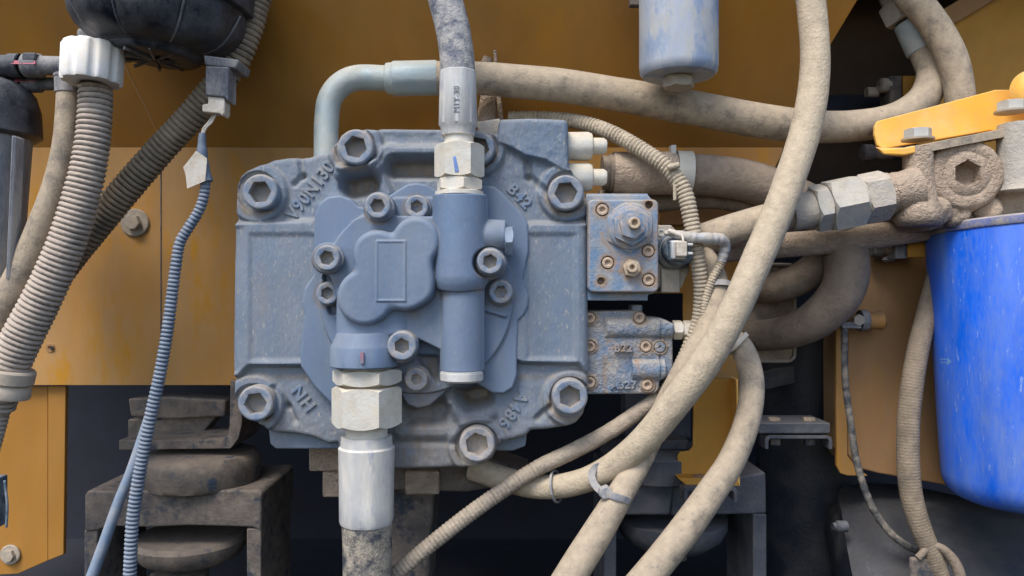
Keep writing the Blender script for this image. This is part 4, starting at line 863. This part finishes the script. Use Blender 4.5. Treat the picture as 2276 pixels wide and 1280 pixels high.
# ------------------------------------------------------------------ lower valve block
vl = thing('lower_valve_block', 'dusty cast valve body with raised numbers below the blue valve block', 'valve', W(1400, 880, 40))
VO = [(1300, 692), (1426, 690), (1440, 706), (1468, 706), (1482, 712), (1496, 720), (1497, 832), (1468, 846), (1465, 868), (1456, 876), (1300, 877)]
def d_l(X, Y): return blur(sd_poly(X, Y, VO), 2)
def h_l(X, Y, D):
    H = 14-22*(1-np.sqrt(np.maximum(0, 1-np.minimum(1, ((Y-728)/24)**2))))
    H = np.where(X > 1345, H, -8); H = np.maximum(H, -8)*step_(1345-X, 16)+(-4)*(1-step_(1345-X, 16))
    c2 = 12-26*(1-np.sqrt(np.maximum(0, 1-np.minimum(1, ((Y-822)/26)**2)))); H = smax(H, np.where((X > 1405) & (X < 1478), c2, -20), 5)
    H = smax(H, 3*step_(sd_box(X, Y, 1352, 750, 1450, 795, 5), 12)-2, 4)
    H -= 6*step_(sd_seg(X, Y, 1468, 715, 1468, 840, 1.5), 5)
    for cx, cy in ((1422, 706), (1312, 707), (1436, 771), (1312, 770), (1440, 856), (1312, 850), (1467, 772)):
        t = step_(sd_circ(X, Y, cx, cy, 17), 6); H = H*(1-t)+2*t; H -= 5*step_(sd_circ(X, Y, cx, cy, 13.5), 2.5)
    H += 1.6*vnoise(X, Y, 16, 5)+.9*vnoise(X, Y, 7, 6)
    return H-edge_round(D, 6)
def s_l(X, Y, H):
    s = np.zeros_like(X)
    for cx, cy in ((1422, 706), (1312, 707), (1436, 771), (1312, 770), (1440, 856), (1312, 850), (1467, 772)): s = np.maximum(s, np.clip(1-(np.hypot(X-cx, Y-cy)-14)/10, 0, 1))
    return np.maximum(s, .8*np.clip(1-np.abs(X-1345)/9, 0, 1)*(Y > 790))
hfield('valve_body', M['valve_dusty'], vl, (1296, 682, 1504, 884), 1.2, d_l, h_l, 22, 120, s_l)
for x, y in ((1421, 706), (1311, 707), (1436, 770), (1311, 770), (1439, 856), (1311, 850)): screw(vl, x, y, 19, 12, 7, 6.5, M['screw_rust'], name='socket_screw', depth=5)
screw(vl, 1467, 771, 20, 12, 6, 3.5, M['valve_dusty'], name='core_plug', depth=3)
text('cast_lettering', 'B22', 1385, 774, 15.5, 0, 17, 2.6, M['valve_dusty'], vl, .9, .01, spacing=1.15)
text('cast_lettering', 'A327', 1386, 856, 21.5, 0, 17, 2.6, M['valve_dusty'], vl, .9, .01, spacing=1.1)
m = MB(); m.box(1405, 678, 1428, 692, 40, 100); m.build('link_lug', M['valve_dusty'], vl, bevel=3)
m = MB(); hexnut(m, W(1495, 733, 50), RT, 0, 20, 22, 1.03, .2); m.rev(W(1514, 733, 50), RT, [(0, 15), (4, 15)], 1.03, 24); m.build('union_nut', M['nut'], vl, ang=25)
m = MB(); hexnut(m, W(1516, 733, 50), RT, 2, 34, 21, 1.03, .4); m.rev(W(1550, 733, 50), RT, [(0, 12), (14, 12)], 1.03, 24); m.build('union_end', M['nut'], vl, ang=25)

# dusty tab and bundle above the pump
m = MB(); m.tube([(1084, 128, 190, 11), (1080, 150, 190, 12), (1086, 200, 190, 17), (1084, 240, 190, 21), (1080, 290, 180, 22)], 16, 3, lump=.16, seed=9); m.tube([(1100, 112, 185, 4), (1104, 170, 185, 5), (1112, 250, 185, 6), (1118, 300, 185, 6)], 10, 3, lump=.1, seed=19)
tag(m.build('wire_bundle', M['mud'], ang=60), 'lumpy dusty taped wire bundle behind the ferrule above the pump', 'cable bundle')

# ------------------------------------------------------------------ upper pale canister
uf = thing('pilot_filter', 'pale blue-grey canister filter hanging at the top centre right', 'filter', W(1508, 175, 0))
m = MB(); m.rev(W(1508, 148, -10), Z, [(-22, 60), (-21, 78), (-14, 84), (0, 86), (240, 86)], 1, 64); m.build('canister', M['can'], uf)
m = MB(); m.rev(W(1508, 170, -10), DN, [(-8, 30), (4, 30)], 1, 30); hexnut(m, W(1508, 174, -10), DN, 0, 22, 36, 1, .4); m.build('drain_nut', M['washer'], uf, ang=25)
m = MB(); m.box(1400, -60, 1424, 12, 40, 60); m.build('bracket_tab', M['iron'], uf, bevel=3)

# ------------------------------------------------------------------ blue filter with its dusty head
bf = thing('oil_filter', 'bright blue spin-on oil filter hanging at the right edge', 'filter', W(2290, 500, 0))
ax = Vector((0.036, -0.05, -1)).normalized(); pt = W(2288, 492, 60)
kb = K(60)
m = MB(); m.rev(pt, ax, [(18, 196), (20, 205), (28, 207), (330, 206), (556, 205), (574, 202), (590, 195), (604, 181), (614, 160), (620, 130), (622, 90)], kb, 96); can = m.build('canister', M['blue'], bf, ang=50)
m = MB(); m.rev(pt, ax, [(0, 190), (0, 204), (4, 210), (16, 211), (20, 209), (22, 203)], kb, 96); m.build('rim', M['bluerim'], bf)
# print the arrow on the can's surface: project its outline to the cylinder
def on_can(px, py):
    o = Vector((0, 0, 0)); d = W(px, py, 0).normalized(); w = pt
    a = ax; dd = d-a*d.dot(a); oo = (o-w)-a*(o-w).dot(a); R = 206.2*kb*S
    A = dd.dot(dd); B = 2*dd.dot(oo); Cc = oo.dot(oo)-R*R; t = (-B-math.sqrt(max(0, B*B-4*A*Cc)))/(2*A); return o+d*t
ar = MB()
def strip(pa):  # list of (px, ytop, ybot)
    top = [on_can(x, a) for x, a, b in pa]; bot = [on_can(x, b) for x, a, b in pa]; n = len(pa)
    ar.add(top+bot, [(i, i+1, n+i+1, n+i) for i in range(n-1)])
strip([(2090, 797, 800), (2097, 797, 800), (2104, 797, 800)]); strip([(2090, 804, 807), (2097, 804, 807), (2104, 804, 807)]); strip([(2105, 793, 813), (2110, 798, 808), (2115, 803, 804)])
ar.build('printed_arrow', M['arrow'], bf, recalc=False)
fh = thing('filter_housing', 'mud-caked cast filter head with a hollow hex plug above the blue filter', 'filter housing', W(2150, 480, 0))
fd = imdir((2140, 388), (2137, 385), 0, -5); hd = Vector((-0.12, -1, 0.05)).normalized()
def lump(m_seed):
    rng = np.random.RandomState(m_seed); p = rng.rand(8)*6.28
    return lambda a, t, r: r*(1+.018*math.sin(3*a+p[0])+.012*math.sin(7*a+p[1]+t*.1)+.009*math.sin(13*a+p[2]-t*.2))
m = MB(); m.prism([(1985, 408), (2020, 400), (2070, 404), (2110, 420), (2190, 420), (2235, 395), (2420, 380), (2420, 478), (2276, 484), (2180, 492), (2085, 508), (2064, 516), (2056, 492), (2028, 458), (1990, 448)], 10, 190); m.build('head_casting', M['mud'], fh, bevel=16, bseg=4)
pc = W(2134, 392, 4)
m = MB(); m.rev(pc, hd, [(-50, 88), (0, 84), (22, 80), (32, 75), (36, 70), (36, 52), (34, 50), (34, 48), (37, 46), (37, 30)], 1, 60, cap1=False, wob=lump(4)); m.build('port_boss', M['mud'], fh, ang=60)
def hexhole():
    m = MB(); n = 36; p = pc+hd*37*S; d = hd; u = Vector((1, 0, 0)); u = (u-d*u.dot(d)).normalized(); w = d.cross(u); R = []
    for mode, r, t in (('c', 31, 0), ('h', 30, 0), ('h', 29, -34), ('c', 8, -40)):
        ring = []
        for i in range(n):
            a = 2*math.pi*i/n; b = (a % (math.pi/3))-math.pi/6; q = r*math.cos(math.pi/6)/math.cos(b) if mode == 'h' else r
            ring.append(p+d*t*S+(u*math.cos(a+.5)+w*math.sin(a+.5))*q*S)
        R.append(ring)
    m.rows(R, True, False, True); return m.build('hex_socket', M['mud'], fh, ang=30)
hexhole()
for i, (x, y, dy, rr) in enumerate(((2078, 470, -8, 34), (2120, 476, 2, 30), (2012, 432, 8, 36), (2196, 466, 4, 30), (2222, 410, 6, 26))):
    rng = np.random.RandomState(70+i); ph = rng.rand(6)*6.28; m = MB()
    m.rev(W(x, y, dy), Vector((.3, -.3, 1)), [(-rr*math.cos(q), max(1, rr*math.sin(q))) for q in np.linspace(.12, 3.02, 18)], 1, 30, wob=lambda a, t, r: r*(1+.10*math.sin(3*a+ph[0]+t*.06)+.06*math.sin(5*a+ph[1]-t*.13)+.04*math.sin(9*a+ph[2]+t*.3)))
    m.build('mud_clump', M['mud'], fh, ang=70)
m = MB(); m.rev(W(2041, 440, -10), Z, [(-62, 40), (-48, 52), (-28, 50), (-6, 40), (24, 34), (60, 31), (112, 31)], 1, 36, wob=lump(6)); m.build('stud_column', M['mud'], fh, ang=60)
m = MB(); m.rev(W(2268, 418, -26), Z, [(-6, 50), (0, 48), (10, 46), (140, 44)], 1, 36, wob=lump(7)); m.build('stud_column', M['nut_dusty'], fh, ang=60)
# yellow bracket: an angle section rising to the right
br = thing('filter_bracket', 'bright yellow folded bracket bolted on top of the filter head', 'bracket', W(2100, 300, 0))
m = MB(); m.slab([(1944, 282, 62), (1950, 269, 62), (2214, 199, 62), (2240, 199, 62), (2420, 215, 62), (2420, 300, 62), (2200, 290, 62), (1962, 331, 62), (1950, 322, 62), (1944, 300, 62)], (0, 10, 0)); m.build('upright_web', M['yellow'], br, bevel=2.5, bseg=3, smooth=False)
# shelf: thick folded strip coming forward
sh = MB(); A = [(1952, 324, 58), (1968, 312, 58), (2420, 236, 58)]
sh.rows([[W(x, y, -34) for x, y in ((1953, 330), (1964, 343), (2010, 345), (2420, 262), (2420, 250), (2010, 328), (1966, 331))], [W(x, y, 64) for x, y in ((1944, 326), (1956, 340), (2010, 350), (2420, 275), (2420, 262), (2010, 334), (1958, 328))]]); sh.build('shelf', M['yellow'], br, bevel=3, bseg=3)
m = MB(); m.slab([(2035, 324, -37), (2420, 248, -37), (2420, 268, -37), (2035, 343, -37)], (0, 3, 0)); m.build('dust_crust', M['hose'], br, bevel=1, smooth=False)
sd_ = Vector((-.17, 0, 1)).normalized()
for bx, by in ((2040, 312), (2248, 250)):
    m = MB(); m.rev(W(bx, by, -6), Z, [(0, 34), (4, 34)], 1, 30); m.build('washer', M['washer'], br)
    m = MB(); hexnut(m, W(bx, by-3, -6), Z, 0, 22, 29, 1, .3); m.build('bolt_head', M['zinc'], br, ang=25)
m = MB(); m.rev(W(2292, 205, 30), FW, [(0, 50), (20, 48), (34, 40), (40, 20)], 1, 40); tag(m.build('yellow_ball', M['yellow'], ang=60), 'rounded yellow ball end at the right edge above the filter bracket', 'ball')

# ------------------------------------------------------------------ left: water separator bowl, cap, canister, hoses
ws = thing('separator_bowl', 'black ribbed plastic fuel separator bowl at the top left', 'filter bowl', W(350, 100, -40))
c = W(352, 54, -10); ks = K(-10)
tl = Vector((0.10, 0.0, 1)).normalized()
def bowl(a, t, r):
    f = abs(math.sin(a*4+.35)); rib = max(0, 1-f/.16)
    if -55 < t < 30: return r*(1+.10*(f**.5-.85)*math.sin(math.pi*(t+55)/85))
    return r
m = MB(); m.rev(c, tl, [(-62, 96), (-56, 120), (-46, 142), (-30, 162), (-8, 176), (16, 183), (34, 184), (60, 180), (90, 180), (140, 182)], ks, 144, wob=bowl); m.build('bowl', M['plast'], ws, ang=60)
for i in range(8):
    a = (i*math.pi/4)-.0875; rb = MB(); P = []
    for t, r in ((-58, 110), (-46, 136), (-30, 154), (-8, 168), (16, 180), (32, 186)):
        up = Vector((0, 1, 0)); u = (up-tl*up.dot(tl)).normalized(); w = tl.cross(u); q = c+(tl*t+(u*math.cos(a)+w*math.sin(a))*r)*ks*S
        dyq = q.y/S-F; P.append((q.x/S/K(dyq)+1138, 640-q.z/S/K(dyq), dyq, 2.8))
    rb.tube(P, 8, 3); rb.build('rib', M['plast_dusty'], ws)
m = MB(); m.rev(c-tl*58*S, -tl, [(0, 106), (4, 102), (6, 98), (14, 94), (18, 88), (18, 40), (8, 36)], ks, 60); m.build('base_ring', M['plast'], ws)
m = MB()
for i in range(5):
    a = i*math.pi/5; u = Vector((math.cos(a), math.sin(a), 0)); v = Vector((-math.sin(a), math.cos(a), 0)); q = c-tl*75*ks*S
    ring = lambda s_: [q+u*86*s_*S+v*2.5*S, q+u*86*s_*S-v*2.5*S, q+u*86*s_*S-v*2.5*S-tl*7*S, q+u*86*s_*S+v*2.5*S-tl*7*S]
    m.rows([ring(-1), ring(1)])
m.build('spoke_web', M['plast_dusty'], ws)
m = MB(); m.rev(c, tl, [(44, 184), (46, 197), (120, 198), (160, 198)], ks, 80); m.build('collar', M['plast'], ws)
m = MB(); m.prism([(452, 122), (530, 132), (524, 152), (455, 144)], -60, 20); m.build('sensor_mount', M['plast_dusty'], ws, bevel=3)
m = MB(); m.prism([(456, 146), (508, 148), (508, 216), (506, 226), (496, 216), (456, 212)], -62, -14); m.build('sensor_body', M['plast_dusty'], ws, bevel=4, bseg=3)
m = MB(); m.prism([(462, 212), (500, 215), (499, 250), (494, 258), (488, 252), (449, 248), (449, 232), (462, 230)], -56, -22); m.build('sensor_plug', M['white2'], ws, bevel=2.5, bseg=3)
m = MB(); m.prism([(166, 60), (262, 60), (262, 120), (170, 120)], -6, 70); m.build('drain_neck', M['plast_dusty'], ws, bevel=10, bseg=3)
# white fluted cap
m = MB(); cc = W(208, 104, -60); cd = Vector((-.03, -.06, -1)).normalized()
m.rev(cc, cd, [(-4, 54), (0, 59), (4, 61), (76, 60), (82, 57), (84, 40), (78, 20)], K(-60), 108, wob=lambda a, t, r: r*(1+.042*max(-1, min(1, math.sin(a*9)*3+1.6)) if r > 50 else 1))
tag(m.build('fluted_cap', M['white'], ang=45), 'white fluted plastic cap under the black separator bowl', 'cap')

# left black canister
lc = thing('left_canister', 'black-topped grey dusty canister cut off by the left edge', 'canister', W(0, 640, -30))
m = MB(); p = W(-42, 300, 0); m.rev(p, Z, [(-6, 108), (0, 118), (8, 118), (56, 116), (92, 106), (112, 90), (122, 66), (126, 30)], 1, 60); m.build('canister_head', M['plast'], lc)
m = MB(); m.rev(W(-48, 300, 0), DN, [(0, 104), (300, 84), (332, 78), (342, 66)], 1, 60); m.build('canister_body', M['canleft'], lc)
m = MB(); m.slab([(26, 300, -72), (36, 304, -66), (22, 620, -60), (12, 620, -66)], (0, 30, 0)); m.build('body_rib', M['canleft'], lc, bevel=2)
# quick connectors running right to the cap
for py, x1, r, lab in ((146, 150, 23, 'upper black quick connector with a red band left of the white cap'), (186, 134, 17, 'lower black quick connector behind the dusty hose end')):
    t = thing('quick_connector', lab, 'connector', W(60, py, 0)); yy = -20 if py == 146 else 20
    m = MB(); m.rev(W(-30, py, yy), RT, [(0, r), (52, r), (54, r+3), (76, r+3), (78, r-1), (80, r-1), (80, r+2)], 1, 30); m.build('connector_body', M['plast'], t)
    m = MB(); m.rev(W(56, py, yy), RT, [(0, r+1), (2, r+3), (34, r+3), (36, r), (40, r-2), (82, r-3), (84, r-1), (90, r-1), (90, r-5), (112, r-5)], 1, 30); m.build('connector_sleeve', M['plast_dusty'], t)
    if py == 146:
        m = MB(); m.box(48, 116, 78, 134, -46, 6); m.build('latch', M['plast'], t, bevel=3)
    m = MB()
    m.slab([(24, py-12, yy-r-1.5), (48, py-12, yy-r-1.5), (48, py-4, yy-r-3.2), (24, py-4, yy-r-3.2)], (0, 4, 0)); m.slab([(50, py-12, yy-r-1.5), (78, py-12, yy-r-1.5), (78, py-4, yy-r-3.4), (50, py-4, yy-r-3.4)], (0, 4, 0)); m.build('red_band', M['red_band'], t, smooth=False)

h = thing('fuel_hose', 'smooth dusty hose hanging from the clamp cuff beside the left canister', 'hose', W(150, 200, -20))
m = MB(); m.tube([(151, 200, -22, 23), (149, 260, -24, 24), (142, 330, -26, 24.5), (126, 400, -28, 25), (103, 470, -30, 27), (74, 545, -30, 29), (38, 625, -30, 31), (-10, 710, -30, 31), (-60, 790, -30, 31)], 32, 7, lump=.012, seed=60); m.build('hose_body', M['hose'], h)
m = MB(); m.rev(W(149, 166, -22), Vector((.03, 0, -1)), [(0, 26), (1, 27), (6, 27), (7, 25.5), (40, 25.5), (42, 23)], .99, 36); m.build('cuff', M['plast_dusty'], h)
h = thing('ribbed_conduit', 'thick pale corrugated conduit sweeping from the white cap down to the lower left cuff', 'conduit', W(210, 190, -40))
m = MB(); m.tube([(212, 178, -40, 35), (212, 240, -42, 36), (205, 320, -44, 37), (190, 400, -46, 38), (168, 480, -48, 39), (140, 560, -50, 40), (105, 640, -52, 41), (62, 725, -54, 42), (30, 790, -55, 43), (5, 850, -55, 43), (-12, 900, -50, 43)], 40, 1.7, ridges(11.5, .16), lump=.016, seed=77); m.build('conduit_body', M['conduit'], h, ang=60)
m = MB(); cd = Vector((-.24, 0, -1)).normalized(); m.rev(W(22, 818, -55), cd, [(0, 40), (0, 50), (4, 53), (28, 53), (31, 49), (34, 47), (38, 50), (56, 53), (62, 52), (64, 44)], .97, 48); m.build('cuff', M['cuff'], h)
m = MB(); m.tube([(10, 870, -40, 22), (0, 910, -38, 22), (-12, 960, -36, 21), (-25, 1010, -36, 20)], 28, 1.7, ridges(10.5, .18)); m.build('lower_conduit', M['conduit'], h, ang=60)
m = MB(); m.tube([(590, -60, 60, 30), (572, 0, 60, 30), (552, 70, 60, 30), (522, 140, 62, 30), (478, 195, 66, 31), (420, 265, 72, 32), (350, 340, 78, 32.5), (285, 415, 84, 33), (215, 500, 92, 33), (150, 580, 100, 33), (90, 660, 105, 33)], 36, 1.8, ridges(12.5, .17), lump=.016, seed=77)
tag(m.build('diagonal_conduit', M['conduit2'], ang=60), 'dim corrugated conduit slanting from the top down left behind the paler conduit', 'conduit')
h = thing('thin_conduit', 'thin blue-grey corrugated cable conduit hanging from the sensor plug to the bottom edge', 'conduit', W(455, 400, -50))
m = MB(); m.tube([(457, 385, -40, 11), (455, 425, -42, 11.5), (444, 465, -44, 12), (420, 505, -46, 12), (400, 540, -48, 12.5), (391, 590, -50, 12.5), (382, 660, -52, 13), (370, 750, -56, 13.5), (354, 840, -60, 14), (336, 920, -62, 14), (318, 1010, -64, 14), (304, 1090, -66, 14.5), (294, 1170, -68, 14.5), (288, 1290, -70, 14.5), (284, 1350, -70, 14.5)], 24, 1.25, ridges(9, .34), lump=.016, seed=77); m.build('conduit_body', M['conduit_b'], h, ang=60)
m = MB(); m.tube([(450, 296, -40, 7), (449, 330, -42, 10.5), (452, 370, -44, 12.5), (459, 404, -44, 14)], 20, 4, lambda L: 1+.05*math.sin(L*.2)); m.build('tape_sleeve', M['conduit_b'], h)
m = MB(); m.prism([(436, 335), (407, 372), (413, 391), (416, 419), (456, 402), (460, 352)], -60, -58); m.build('tape_flag', M['white2'], h, smooth=False)
m = MB(); m.tube([(480, 254, -40, 2.6), (470, 272, -42, 2.6), (458, 285, -42, 2.6), (451, 302, -42, 2.6)], 8, 2); m.tube([(475, 256, -36, 2.6), (462, 274, -38, 2.6), (452, 286, -40, 2.6), (449, 302, -42, 2.6)], 8, 2); m.build('wire_pair', M['white2'], h)
m = MB(); m.tube([(330, 930, 20, 10), (312, 985, 15, 10.5), (290, 1050, 5, 11), (262, 1120, 0, 11.5), (234, 1200, -5, 12), (205, 1280, -10, 12.5), (180, 1350, -10, 12.5)], 20, 6)
tag(m.build('nylon_tube', M['btube']), 'smooth blue nylon tube slanting to the bottom left from behind the thin conduit', 'tube')
m = MB(); m.box(-40, 1062, -3, 1172, -30, 0); m.tube([(10, 1068, -34, 3), (16, 1120, -34, 3), (14, 1172, -34, 3)], 8, 5); tag(m.build('edge_clip', M['coil'], bevel=5), 'blue-grey moulded clip at the left edge near the bottom', 'clip')
# fine stray string on the panel
m = MB(); m.tube([(272, 130, 180, 1.6), (300, 190, 205, 1.6), (330, 250, 230, 1.6), (352, 300, 250, 1.6)], 6, 8); tag(m.build('loose_string', M['brown']), 'thin brown string hanging in front of the upper panel by the bowl', 'string')
